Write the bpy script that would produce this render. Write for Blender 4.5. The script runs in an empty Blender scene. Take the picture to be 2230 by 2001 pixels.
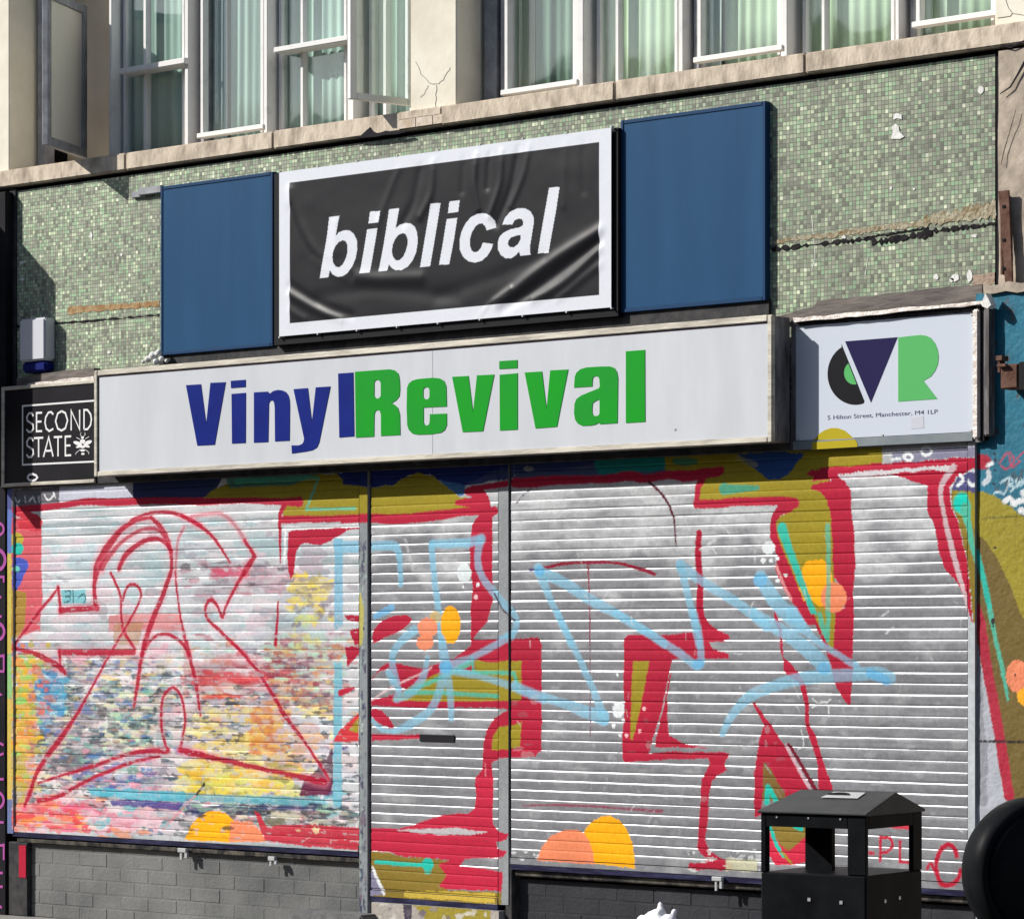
import bpy, bmesh, math, random
import numpy as np
from mathutils import Vector, noise as mnoise
from mathutils.geometry import tessellate_polygon
random.seed(7); rng = np.random.default_rng(11)
S = bpy.context.scene
COL = S.collection

# ------------------------------------------------------------------ camera, sky, sun, exposure
F = 7400.0; CX = 1115.0; HY = 1405.0           # focal length / optical axis / eye level in photo pixels
PSI = math.atan(F / 8132.0)                     # the street front is seen obliquely from the right
D = 12.1; H = 1.5                               # camera 12.1 m from the shutters, 1.5 m above the pavement
cam_d = bpy.data.cameras.new('camera'); cam = bpy.data.objects.new('camera', cam_d); COL.objects.link(cam)
cam.location = (0, -D, H); cam.rotation_euler = (math.radians(90), 0, PSI)
cam_d.sensor_fit = 'HORIZONTAL'; cam_d.sensor_width = 36; cam_d.lens = 36 * F / 2230
cam_d.shift_y = (HY - 1000.5) / 2230; cam_d.clip_end = 2000
S.camera = cam

SUN_DIR = Vector((1.25, 1.0, -1.05)).normalized()     # the way the light travels
to_sun = -SUN_DIR
elev = math.asin(to_sun.z); azim = math.atan2(to_sun.x, to_sun.y)
w = bpy.data.worlds.new('World'); S.world = w; w.use_nodes = True
nt = w.node_tree; nt.nodes.clear()
sky = nt.nodes.new('ShaderNodeTexSky'); sky.sky_type = 'NISHITA'; sky.sun_disc = False
sky.sun_elevation = elev; sky.sun_rotation = azim
bg = nt.nodes.new('ShaderNodeBackground'); bg.inputs[1].default_value = 0.08
wo = nt.nodes.new('ShaderNodeOutputWorld'); nt.links.new(sky.outputs[0], bg.inputs[0]); nt.links.new(bg.outputs[0], wo.inputs[0])
sl = bpy.data.lights.new('sun', 'SUN'); sl.energy = 4.6; sl.angle = math.radians(0.5); sl.color = (1.0, 0.96, 0.9)
so = bpy.data.objects.new('sun', sl); COL.objects.link(so)
so.rotation_euler = SUN_DIR.to_track_quat('-Z', 'Y').to_euler(); so.location = (-20, -20, 25)
S.view_settings.view_transform = 'Standard'; S.view_settings.look = 'None'
S.view_settings.gamma = 1; S.view_settings.exposure = 0.50

# ------------------------------------------------------------------ photo pixel -> world
FV = (-math.sin(PSI), math.cos(PSI)); RV = (math.cos(PSI), math.sin(PSI))
def ray(px):
    a = (px - CX) / F
    return FV[0] + a * RV[0], FV[1] + a * RV[1]
def W(px, py, Y=0.0):
    dx, dy = ray(px); t = (Y + D) / dy
    return Vector((dx * t, Y, H + (HY - py) / F * t))
def atZ(px, py, Z):
    dx, dy = ray(px); t = (Z - H) * F / (HY - py)
    return Vector((dx * t, -D + dy * t, Z))
def srgb(r, g, b, k=1.0):
    f = lambda c: ((c / 255 + .055) / 1.055) ** 2.4 if c > 10 else c / 255 / 12.92
    return (min(f(r) * k, .9), min(f(g) * k, .9), min(f(b) * k, .9))
K = 0.82                                        # photo value of a sunlit paint -> base colour
def C(r, g, b): return srgb(r, g, b, K)

# ------------------------------------------------------------------ tags
def tag(o, label=None, cat=None, group=None, kind=None):
    if label: o['label'] = label
    if cat: o['category'] = cat
    if group: o['group'] = group
    if kind: o['kind'] = kind
    return o
def empty(name, loc, label=None, cat=None, group=None):
    o = bpy.data.objects.new(name, None); COL.objects.link(o); o.location = loc
    o.empty_display_size = .1
    return tag(o, label, cat, group)

# ------------------------------------------------------------------ materials
def newmat(name):
    m = bpy.data.materials.new(name); m.use_nodes = True
    return m, m.node_tree, m.node_tree.nodes['Principled BSDF']
def pmat(name, c, rough=.6, metal=0.0, c2=None, scale=8, bump=0.0, bscale=60, detail=6, ramp=(.35, .65), stretch=(1, 1, 1), spec=.12):
    m, t, b = newmat(name)
    b.inputs['Roughness'].default_value = rough; b.inputs['Metallic'].default_value = metal
    b.inputs['Specular IOR Level'].default_value = spec
    tc = t.nodes.new('ShaderNodeTexCoord'); mp = t.nodes.new('ShaderNodeMapping'); mp.inputs['Scale'].default_value = stretch
    geo = t.nodes.new('ShaderNodeNewGeometry')
    t.links.new(geo.outputs['Position'], mp.inputs[0])
    if c2:
        n = t.nodes.new('ShaderNodeTexNoise'); n.inputs['Scale'].default_value = scale; n.inputs['Detail'].default_value = detail
        n.inputs['Roughness'].default_value = .62
        t.links.new(mp.outputs[0], n.inputs['Vector'])
        r = t.nodes.new('ShaderNodeValToRGB'); r.color_ramp.elements[0].position = ramp[0]; r.color_ramp.elements[1].position = ramp[1]
        r.color_ramp.elements[0].color = (*c, 1); r.color_ramp.elements[1].color = (*c2, 1)
        t.links.new(n.outputs[0], r.inputs[0]); t.links.new(r.outputs[0], b.inputs['Base Color'])
    else:
        b.inputs['Base Color'].default_value = (*c, 1)
    if bump:
        n2 = t.nodes.new('ShaderNodeTexNoise'); n2.inputs['Scale'].default_value = bscale; n2.inputs['Detail'].default_value = 5
        t.links.new(mp.outputs[0], n2.inputs['Vector'])
        bp = t.nodes.new('ShaderNodeBump'); bp.inputs['Strength'].default_value = 1; bp.inputs['Distance'].default_value = bump
        t.links.new(n2.outputs[0], bp.inputs['Height']); t.links.new(bp.outputs[0], b.inputs['Normal'])
    return m
def paint_material(name, r_bare=.42, r_paint=.5, m_bare=.55, spec=.35, bump=.0004, lo=.86, hi=1.06):
    """colour attribute 'paint': rgb = pigment, a = how much paint covers the metal"""
    m, t, b = newmat(name)
    a = t.nodes.new('ShaderNodeAttribute'); a.attribute_name = 'paint'
    geo = t.nodes.new('ShaderNodeNewGeometry')
    n = t.nodes.new('ShaderNodeTexNoise'); n.inputs['Scale'].default_value = 55; n.inputs['Detail'].default_value = 6
    t.links.new(geo.outputs['Position'], n.inputs['Vector'])
    mr = t.nodes.new('ShaderNodeMapRange'); mr.inputs[1].default_value = .3; mr.inputs[2].default_value = .7
    mr.inputs[3].default_value = lo; mr.inputs[4].default_value = hi
    t.links.new(n.outputs[0], mr.inputs[0])
    mx = t.nodes.new('ShaderNodeVectorMath'); mx.operation = 'SCALE'
    t.links.new(a.outputs['Color'], mx.inputs[0]); t.links.new(mr.outputs[0], mx.inputs['Scale'])
    t.links.new(mx.outputs[0], b.inputs['Base Color'])
    def mixv(sock, v0, v1):
        q = t.nodes.new('ShaderNodeMapRange'); q.inputs[3].default_value = v0; q.inputs[4].default_value = v1
        t.links.new(a.outputs['Alpha'], q.inputs[0]); t.links.new(q.outputs[0], b.inputs[sock])
    mixv('Roughness', r_bare, r_paint); mixv('Metallic', m_bare, 0.0)
    b.inputs['Specular IOR Level'].default_value = spec
    bp = t.nodes.new('ShaderNodeBump'); bp.inputs['Distance'].default_value = bump
    t.links.new(n.outputs[0], bp.inputs['Height']); t.links.new(bp.outputs[0], b.inputs['Normal'])
    return m

def mosaic_material():
    m, t, b = newmat('mosaic_tiles')
    N = t.nodes.new; L = t.links.new
    geo = N('ShaderNodeNewGeometry'); sep = N('ShaderNodeSeparateXYZ'); L(geo.outputs['Position'], sep.inputs[0])
    cmb = N('ShaderNodeCombineXYZ'); L(sep.outputs[0], cmb.inputs[0]); L(sep.outputs[2], cmb.inputs[1])
    # each sheet of tiles sits a hair off its neighbour
    wob = N('ShaderNodeTexNoise'); wob.inputs['Scale'].default_value = 3.2; L(cmb.outputs[0], wob.inputs['Vector'])
    wv = N('ShaderNodeVectorMath'); wv.operation = 'SCALE'; wv.inputs['Scale'].default_value = .012; L(wob.outputs['Color'], wv.inputs[0])
    ad = N('ShaderNodeVectorMath'); ad.operation = 'ADD'; L(cmb.outputs[0], ad.inputs[0]); L(wv.outputs[0], ad.inputs[1])
    sc = N('ShaderNodeVectorMath'); sc.operation = 'SCALE'; sc.inputs['Scale'].default_value = 1 / .0195; L(ad.outputs[0], sc.inputs[0])
    fl = N('ShaderNodeVectorMath'); fl.operation = 'FLOOR'; L(sc.outputs[0], fl.inputs[0])
    fr = N('ShaderNodeVectorMath'); fr.operation = 'FRACTION'; L(sc.outputs[0], fr.inputs[0])
    wn = N('ShaderNodeTexWhiteNoise'); wn.noise_dimensions = '2D'; L(fl.outputs[0], wn.inputs['Vector'])
    r = N('ShaderNodeValToRGB'); r.color_ramp.interpolation = 'CONSTANT'; L(wn.outputs['Value'], r.inputs[0])
    cols = [(0, (114, 118, 106)), (.10, (134, 138, 124)), (.28, (152, 154, 140)), (.46, (144, 158, 136)), (.62, (164, 172, 150)),
            (.76, (150, 178, 146)), (.86, (178, 192, 164)), (.94, (196, 206, 176)), (.988, (220, 224, 202))]
    e = r.color_ramp.elements
    while len(e) < len(cols): e.new(.5)
    for el, (p, c) in zip(e, cols): el.position = p; el.color = (*[min(.9, q * 1.14) for q in C(*c)], 1)
    # broad colour drift (greener clusters, dirtier areas)
    n1 = N('ShaderNodeTexNoise'); n1.inputs['Scale'].default_value = 2.3; n1.inputs['Detail'].default_value = 5; L(cmb.outputs[0], n1.inputs['Vector'])
    rr = N('ShaderNodeValToRGB'); L(n1.outputs[0], rr.inputs[0])
    rr.color_ramp.elements[0].position = .32; rr.color_ramp.elements[0].color = (.74, .73, .74, 1)
    rr.color_ramp.elements[1].position = .68; rr.color_ramp.elements[1].color = (1.12, 1.18, 1.08, 1)
    ml = N('ShaderNodeMix'); ml.data_type = 'RGBA'; ml.blend_type = 'MULTIPLY'; ml.inputs[0].default_value = 1
    L(r.outputs[0], ml.inputs[6]); L(rr.outputs[0], ml.inputs[7])
    # grout
    s2 = N('ShaderNodeSeparateXYZ'); L(fr.outputs[0], s2.inputs[0])
    def edge(o):
        a = N('ShaderNodeMath'); a.operation = 'SUBTRACT'; L(o, a.inputs[0]); a.inputs[1].default_value = .5
        c = N('ShaderNodeMath'); c.operation = 'ABSOLUTE'; L(a.outputs[0], c.inputs[0]); return c.outputs[0]
    mxm = N('ShaderNodeMath'); mxm.operation = 'MAXIMUM'; L(edge(s2.outputs[0]), mxm.inputs[0]); L(edge(s2.outputs[1]), mxm.inputs[1])
    g = N('ShaderNodeMapRange'); g.inputs[1].default_value = .40; g.inputs[2].default_value = .46; L(mxm.outputs[0], g.inputs[0])
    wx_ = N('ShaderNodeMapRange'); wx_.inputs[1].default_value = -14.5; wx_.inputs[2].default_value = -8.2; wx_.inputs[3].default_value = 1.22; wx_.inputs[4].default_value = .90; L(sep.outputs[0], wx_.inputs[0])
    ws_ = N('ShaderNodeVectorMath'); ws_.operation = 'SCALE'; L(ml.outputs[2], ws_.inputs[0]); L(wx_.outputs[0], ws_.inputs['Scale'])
    mg = N('ShaderNodeMix'); mg.data_type = 'RGBA'; L(g.outputs[0], mg.inputs[0]); L(ws_.outputs[0], mg.inputs[6]); mg.inputs[7].default_value = (*C(130, 132, 118), 1)
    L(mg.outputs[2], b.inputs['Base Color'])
    rg = N('ShaderNodeMapRange'); rg.inputs[3].default_value = .38; rg.inputs[4].default_value = .9; L(g.outputs[0], rg.inputs[0]); L(rg.outputs[0], b.inputs['Roughness'])
    iv = N('ShaderNodeMath'); iv.operation = 'SUBTRACT'; iv.inputs[0].default_value = 1; L(g.outputs[0], iv.inputs[1])
    av = N('ShaderNodeMath'); av.operation = 'MULTIPLY_ADD'; L(wn.outputs['Value'], av.inputs[0]); av.inputs[1].default_value = .5; L(iv.outputs[0], av.inputs[2])
    bp = N('ShaderNodeBump'); bp.inputs['Distance'].default_value = .0012; L(av.outputs[0], bp.inputs['Height']); L(bp.outputs[0], b.inputs['Normal'])
    b.inputs['Specular IOR Level'].default_value = .35
    return m

def glass_material():
    m = bpy.data.materials.new('window_glass'); m.use_nodes = True; t = m.node_tree; t.nodes.clear()
    o = t.nodes.new('ShaderNodeOutputMaterial'); mx = t.nodes.new('ShaderNodeMixShader')
    tr = t.nodes.new('ShaderNodeBsdfTransparent'); tr.inputs[0].default_value = (.92, .97, .95, 1)
    gl = t.nodes.new('ShaderNodeBsdfGlossy'); gl.inputs['Roughness'].default_value = .04
    g0 = t.nodes.new('ShaderNodeNewGeometry'); dp = t.nodes.new('ShaderNodeVectorMath'); dp.operation = 'DOT_PRODUCT'
    t.links.new(g0.outputs['Incoming'], dp.inputs[0]); t.links.new(g0.outputs['Normal'], dp.inputs[1])
    ab = t.nodes.new('ShaderNodeMath'); ab.operation = 'ABSOLUTE'; t.links.new(dp.outputs['Value'], ab.inputs[0])
    iv = t.nodes.new('ShaderNodeMath'); iv.operation = 'SUBTRACT'; iv.inputs[0].default_value = 1; t.links.new(ab.outputs[0], iv.inputs[1])
    fr = t.nodes.new('ShaderNodeMath'); fr.operation = 'POWER'; fr.inputs[1].default_value = 4; t.links.new(iv.outputs[0], fr.inputs[0])
    sc = t.nodes.new('ShaderNodeMath'); sc.operation = 'MULTIPLY_ADD'; sc.inputs[1].default_value = .9; sc.inputs[2].default_value = .09
    geo = t.nodes.new('ShaderNodeNewGeometry'); n = t.nodes.new('ShaderNodeTexNoise'); n.inputs['Scale'].default_value = 1.4
    t.links.new(geo.outputs['Position'], n.inputs['Vector'])
    bp = t.nodes.new('ShaderNodeBump'); bp.inputs['Distance'].default_value = .012; t.links.new(n.outputs[0], bp.inputs['Height'])
    t.links.new(bp.outputs[0], gl.inputs['Normal'])
    t.links.new(fr.outputs[0], sc.inputs[0]); t.links.new(sc.outputs[0], mx.inputs[0])
    t.links.new(tr.outputs[0], mx.inputs[1]); t.links.new(gl.outputs[0], mx.inputs[2]); t.links.new(mx.outputs[0], o.inputs[0])
    return m

M = {}
M['mosaic'] = mosaic_material(); M['glass'] = glass_material()
M['shutter'] = paint_material('shutter_paint', .30, .7, .50, .12); M['wallpaint'] = paint_material('wall_paint', .85, .7, 0, .3, .003)
M['banner'] = paint_material('banner_vinyl', .40, .40, 0, .2, .00001, .97, 1.02)
M['stone'] = pmat('sill_stone', C(158, 144, 128), .85, c2=C(222, 208, 188), scale=9, bump=.003, bscale=45, stretch=(1.6, 1, .8), ramp=(.3, .6))
M['cream'] = pmat('cream_render', C(226, 219, 200), .8, c2=C(243, 237, 220), scale=4, bump=.0015, bscale=30)
M['white_frame'] = pmat('window_frame_paint', C(238, 237, 234), .45, c2=C(208, 206, 206), scale=12, ramp=(.55, .8))
M['grey_frame'] = pmat('grey_metal_frame', C(176, 178, 182), .45, c2=C(140, 140, 146), scale=10)
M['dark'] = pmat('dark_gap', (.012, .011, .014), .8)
M['charcoal'] = pmat('charcoal_paint', C(44, 45, 48), .6, c2=C(74, 72, 72), scale=14, bump=.0015)
M['black'] = pmat('black_metal', (.005, .0055, .007), .5, c2=(.009, .0095, .011), scale=20, bump=.0004, bscale=180)
M['blackpaint'] = pmat('black_sign_face', C(22, 21, 26), .45, c2=C(34, 32, 38), scale=3)
M['blue'] = pmat('blue_panel', C(32, 74, 112), .42, c2=C(38, 82, 120), scale=1.6, stretch=(3, 1, .35), bump=.0003, bscale=9)
M['bin'] = pmat('bin_black', (.006, .0065, .008), .42, c2=(.011, .012, .013), scale=9, spec=.03)
M['bluedark'] = pmat('blue_panel_edge', C(24, 62, 100), .5)
M['white'] = pmat('white_acrylic', C(204, 208, 214), .32, c2=C(214, 218, 224), scale=2.2, stretch=(2.2, 1, .5), spec=.3)
M['platewhite'] = pmat('white_composite_plate', C(208, 216, 228), .35)
M['textwhite'] = pmat('white_lettering', C(240, 240, 240), .5)
M['alu'] = pmat('weathered_aluminium', C(160, 154, 144), .5, .25, c2=C(216, 210, 196), scale=9, bump=.001, bscale=50, stretch=(.4, 1, 3), ramp=(.3, .6))
M['aludirty'] = pmat('dirty_aluminium', C(84, 80, 80), .55, .2, c2=C(150, 148, 150), scale=9, bump=.001, stretch=(2, 2, .4))
M['lead'] = pmat('lead_flashing', C(92, 86, 84), .7, .1, c2=C(126, 118, 112), scale=8, bump=.006, bscale=14, stretch=(.6, 1, 3))
M['leadbright'] = pmat('bright_crumpled_flashing', C(210, 196, 186), .5, .2, c2=C(240, 234, 228), scale=20, bump=.006, bscale=40)
M['vblue'] = pmat('blue_vinyl', C(8, 30, 118), .4, c2=C(14, 38, 130), scale=5)
M['vgreen'] = pmat('green_vinyl', C(22, 160, 36), .4, c2=C(30, 152, 48), scale=5)
M['indigo'] = pmat('indigo_print', C(30, 24, 76), .45); M['lgreen'] = pmat('light_green_print', C(92, 184, 106), .45)
M['logoblack'] = pmat('black_print', C(20, 21, 26), .45)
M['tan'] = pmat('exposed_tan_render', C(140, 122, 92), .95, c2=C(184, 178, 156), scale=34, bump=.008, bscale=60)
M['orangetan'] = pmat('exposed_orange_render', C(150, 112, 74), .95, c2=C(190, 166, 126), scale=28, bump=.006, bscale=60)
M['crack'] = pmat('crack_dark', C(52, 48, 50), .95, c2=C(28, 25, 30), scale=30, bump=.006)
M['plaster'] = pmat('white_filler', C(240, 240, 236), .9, c2=C(222, 222, 216), scale=20, bump=.004, bscale=50)
M['brickL'] = pmat('grey_painted_brick', C(92, 94, 95), .75, c2=C(134, 134, 132), scale=1.3, bump=.003, bscale=60)
M['brickR'] = pmat('shade_toned_grey_brick', C(48, 49, 54), .75, c2=C(62, 63, 68), scale=4, bump=.003, bscale=60)  # shade over the right bay is put into this darker brick colour
M['ledge'] = pmat('mottled_ledge', C(44, 43, 44), .9, c2=C(112, 106, 96), scale=13, ramp=(.42, .72), bump=.004)
M['conc'] = pmat('grey_stone_step', C(128, 128, 128), .9, c2=C(98, 98, 100), scale=14, bump=.003)
M['pier'] = pmat('rough_stone_pier', C(150, 138, 126), .95, c2=C(204, 190, 172), scale=5, bump=.006, bscale=16)
M['rust'] = pmat('rusty_steel', C(84, 56, 46), .85, c2=C(120, 92, 80), scale=18, bump=.003)
M['patch'] = pmat('sill_repair', C(196, 178, 156), .85, c2=C(224, 212, 196), scale=16, bump=.003)
M['seal'] = pmat('dark_rubber_seal', C(24, 22, 52), .6, c2=C(60, 62, 96), scale=12, stretch=(.5, 1, 3), ramp=(.45, .7))
M['interior'] = pmat('room_wall', (.10, .11, .10), .9); M['beige'] = pmat('beige_room_wall', C(226, 206, 176), .9, c2=C(236, 218, 190), scale=3)
M['pink'] = pmat('pink_lettering', C(176, 84, 160), .6)
M['plastic'] = pmat('white_plastic', C(214, 216, 222), .4); M['navy'] = pmat('navy_plastic', C(20, 34, 110), .4)
M['pave'] = pmat('pavement_flags', (.20, .195, .185), .9, c2=(.27, .26, .245), scale=4, bump=.003)
M['asphalt'] = pmat('asphalt', (.045, .045, .048), .95, c2=(.06, .06, .06), scale=40, bump=.004, bscale=200)
M['teal'] = pmat('teal_wall', C(20, 120, 150), .7)
M['yellow'] = pmat('mustard_spray', C(186, 168, 30), .6)
M['bag'] = pmat('white_bag', C(240, 242, 248), .35, bump=.01, bscale=18)
M['steel'] = pmat('brushed_steel', C(220, 222, 224), .35, .5)
def curtain_mat(name, a, b_, c_):
    m, t, b = newmat(name)
    geo = t.nodes.new('ShaderNodeNewGeometry'); mp = t.nodes.new('ShaderNodeMapping'); mp.inputs['Scale'].default_value = (11, 11, .25)
    n = t.nodes.new('ShaderNodeTexNoise'); n.inputs['Scale'].default_value = 1; n.inputs['Detail'].default_value = 2
    r = t.nodes.new('ShaderNodeValToRGB'); r.color_ramp.interpolation = 'LINEAR'
    t.links.new(geo.outputs['Position'], mp.inputs[0]); t.links.new(mp.outputs[0], n.inputs['Vector']); t.links.new(n.outputs[0], r.inputs[0])
    r.color_ramp.elements[0].position = .36; r.color_ramp.elements[0].color = (*C(*a), 1)
    r.color_ramp.elements[1].position = .64; r.color_ramp.elements[1].color = (*C(*c_), 1)
    e = r.color_ramp.elements.new(.5); e.color = (*C(*b_), 1)
    t.links.new(r.outputs[0], b.inputs['Base Color']); b.inputs['Roughness'].default_value = .8
    return m
M['curtT'] = curtain_mat('teal_green_curtain', (156, 176, 170), (196, 214, 208), (226, 238, 232))
M['curtG'] = curtain_mat('green_curtain', (204, 218, 186), (228, 240, 210), (242, 250, 228))
M['curtW'] = curtain_mat('white_curtain', (240, 244, 248), (250, 252, 254), (252, 252, 254))
M['curtC'] = curtain_mat('cream_curtain', (206, 202, 178), (222, 218, 192), (230, 228, 200))
M['curtD'] = curtain_mat('dark_green_curtain', (104, 120, 112), (146, 166, 152), (180, 198, 180))

# ------------------------------------------------------------------ mesh helpers
def link(name, me, mat, parent=None):
    o = bpy.data.objects.new(name, me); COL.objects.link(o)
    if mat: me.materials.append(mat)
    if parent is not None:
        o.parent = parent
        p = parent; off = Vector((0, 0, 0))
        while p is not None: off += Vector(p.location); p = p.parent
        o.location = (0, 0, 0)
        if off.length > 0: me.transform(__import__('mathutils').Matrix.Translation(-off))
    return o
class MB:
    def __init__(s): s.v = []; s.f = []; s.p = []
    def add(s, vs, fs):
        n = len(s.v); m = len(s.f); s.v += [tuple(v) for v in vs]; s.f += [tuple(i + n for i in f) for f in fs]; s.p.append((n, len(s.v), m, len(s.f))); return s
    def box(s, x0, x1, y0, y1, z0, z1):
        x0, x1 = sorted((x0, x1)); y0, y1 = sorted((y0, y1)); z0, z1 = sorted((z0, z1))
        return s.add([(x0, y0, z0), (x1, y0, z0), (x1, y1, z0), (x0, y1, z0), (x0, y0, z1), (x1, y0, z1), (x1, y1, z1), (x0, y1, z1)],
                     [(0, 3, 2, 1), (4, 5, 6, 7), (0, 1, 5, 4), (1, 2, 6, 5), (2, 3, 7, 6), (3, 0, 4, 7)])
    def obox(s, P0, P1, th, z0, z1):
        """upright slab between two plan points"""
        d = Vector((P1[0] - P0[0], P1[1] - P0[1])); n = Vector((-d.y, d.x)).normalized() * th / 2
        q = [(P0[0] - n.x, P0[1] - n.y), (P1[0] - n.x, P1[1] - n.y), (P1[0] + n.x, P1[1] + n.y), (P0[0] + n.x, P0[1] + n.y)]
        return s.add([(*p, z0) for p in q] + [(*p, z1) for p in q], [(0, 3, 2, 1), (4, 5, 6, 7), (0, 1, 5, 4), (1, 2, 6, 5), (2, 3, 7, 6), (3, 0, 4, 7)])
    def each(s, name, mat, parent=None, **k):
        out = []
        for a, b, fa, fb in s.p:
            m = MB(); m.v = s.v[a:b]; m.f = [tuple(i - a for i in f) for f in s.f[fa:fb]]; out.append(m.build(name, mat, parent, **k))
        return out
    def build(s, name, mat, parent=None, bevel=0, smooth=False, seg=1):
        me = bpy.data.meshes.new(name)
        if bevel:
            bm = bmesh.new(); vs = [bm.verts.new(v) for v in s.v]
            for f in s.f: bm.faces.new([vs[i] for i in f])
            bmesh.ops.recalc_face_normals(bm, faces=bm.faces)
            es = [e for e in bm.edges if len(e.link_faces) == 2 and e.calc_face_angle(0) > .6]
            bmesh.ops.bevel(bm, geom=es, offset=bevel, segments=seg, affect='EDGES', clamp_overlap=True)
            bm.to_mesh(me); bm.free()
        else:
            me.from_pydata(s.v, [], s.f)
        if smooth:
            for p in me.polygons: p.use_smooth = True
        me.validate(); me.update()
        return link(name, me, mat, parent)
def R(reg, pts):
    ox, oy, s = reg
    return [(ox + x / s, oy + y / s) for x, y in pts]
def loops_prism(mb, loops, Yf, Yb):
    """loops: outer + holes as world (X,Z); front at Yf, back at Yb"""
    v3 = [[Vector((x, z, 0)) for x, z in lp] for lp in loops]
    flat = [p for lp in v3 for p in lp]
    tris = tessellate_polygon(v3)
    n = len(flat)
    vs = [(p.x, Yf, p.y) for p in flat] + [(p.x, Yb, p.y) for p in flat]
    fs = []
    for a, b, c in tris:
        ar = (flat[b] - flat[a]).cross(flat[c] - flat[a]).z
        if ar < 0: b, c = c, b
        fs.append((a, b, c)); fs.append((a + n, c + n, b + n))
    k = 0
    for lp in v3:
        m = len(lp)
        for i in range(m):
            j = (i + 1) % m
            fs.append((k + i, k + i + n, k + j + n, k + j))
        k += m
    mb.add(vs, fs)
def wl(pts, Y): return [(W(x, y, Y).x, W(x, y, Y).z) for x, y in pts]
def prism(mb, pts, Yf, Yb, holes=()):
    loops_prism(mb, [wl(pts, Yf)] + [wl(h, Yf) for h in holes], Yf, Yb)
def ribbon(mb, pts, wd, Yf, th=.001):
    """a thin stroke of constant width, mitred, along photo-pixel points"""
    P = [Vector(p) for p in wl(pts, Yf)]
    n = len(P); L_, R_ = [], []
    for i in range(n):
        d1 = (P[i] - P[i - 1]).normalized() if i else (P[1] - P[0]).normalized()
        d2 = (P[i + 1] - P[i]).normalized() if i < n - 1 else d1
        t = (d1 + d2); t = t.normalized() if t.length > 1e-5 else d1
        nn = Vector((-t.y, t.x)); c = max(.45, nn.dot(Vector((-d1.y, d1.x))))
        ww = (wd[i] if isinstance(wd, (list, tuple)) else wd) / 2 / c
        L_.append(P[i] + nn * ww); R_.append(P[i] - nn * ww)
    vs = []; fs = []
    for a, b in zip(L_, R_):
        vs += [(a.x, Yf, a.y), (b.x, Yf, b.y), (a.x, Yf + th, a.y), (b.x, Yf + th, b.y)]
    for i in range(n - 1):
        k = i * 4
        fs += [(k, k + 1, k + 5, k + 4), (k, k + 4, k + 6, k + 2), (k + 1, k + 3, k + 7, k + 5)]
    mb.add(vs, fs)
def boxpx(mb, x0, x1, yt, yb, Yf, Yb, ref=None):
    r = x0 if ref is None else ref
    mb.box(W(x0, 0, Yf).x, W(x1, 0, Yf).x, Yf, Yb, W(r, yb, Yf).z, W(r, yt, Yf).z)
def jag(x0, y0, x1, y1, n, a):
    return [(x0 + (x1 - x0) * i / n + random.uniform(-a, a) * .3, y0 + (y1 - y0) * i / n + random.uniform(-a, a)) for i in range(n + 1)]

# ------------------------------------------------------------------ numpy noise and paint layers
def vnoise(x, y, seed=0):
    xi = np.floor(x).astype(np.int64); yi = np.floor(y).astype(np.int64)
    fx = x - xi; fy = y - yi; fx = fx * fx * (3 - 2 * fx); fy = fy * fy * (3 - 2 * fy)
    def h(a, b):
        n = (a * 374761393 + b * 668265263 + seed * 1442695041) & 0xffffffff
        n = ((n ^ (n >> 13)) * 1274126177) & 0xffffffff
        return ((n ^ (n >> 16)) & 0xffff) / 65535.0
    return (h(xi, yi) * (1 - fx) + h(xi + 1, yi) * fx) * (1 - fy) + (h(xi, yi + 1) * (1 - fx) + h(xi + 1, yi + 1) * fx) * fy
def fbm(x, y, seed=0, o=4):
    s = 0; a = .5; t = 0
    for i in range(o):
        s = s + a * vnoise(x * 2 ** i, y * 2 ** i, seed + i * 17); t += a; a *= .5
    return s / t
def inpoly(x, z, P):
    r = np.zeros(x.shape, bool); n = len(P); j = n - 1
    for i in range(n):
        xi, zi = P[i]; xj, zj = P[j]
        if zi != zj:
            c = ((zi > z) != (zj > z)) & (x < (xj - xi) * (z - zi) / (zj - zi) + xi); r ^= c
        j = i
    return r
def polydist(x, z, P, wd):
    """signed: distance to polyline minus half width"""
    best = np.full(x.shape, 1e9)
    for i in range(len(P) - 1):
        ax, az = P[i]; bx, bz = P[i + 1]; dx, dz = bx - ax, bz - az; l2 = dx * dx + dz * dz + 1e-12
        t = np.clip(((x - ax) * dx + (z - az) * dz) / l2, 0, 1)
        w0, w1 = wd[i], wd[i + 1]
        d = np.hypot(x - ax - t * dx, z - az - t * dz) - (w0 + (w1 - w0) * t) / 2
        best = np.minimum(best, d)
    return best
def spline(P, n=6):
    if len(P) < 3: return P
    out = []; Q = [P[0]] + P + [P[-1]]
    for i in range(1, len(Q) - 2):
        p0, p1, p2, p3 = [np.array(q, float) for q in Q[i - 1:i + 3]]
        for k in range(n):
            t = k / n
            out.append(tuple(.5 * (2 * p1 + (p2 - p0) * t + (2 * p0 - 5 * p1 + 4 * p2 - p3) * t * t + (3 * p1 - p0 - 3 * p2 + p3) * t ** 3)))
    out.append(P[-1]); return out
SV = 430.0                                      # photo pixels per metre around the shutters
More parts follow.
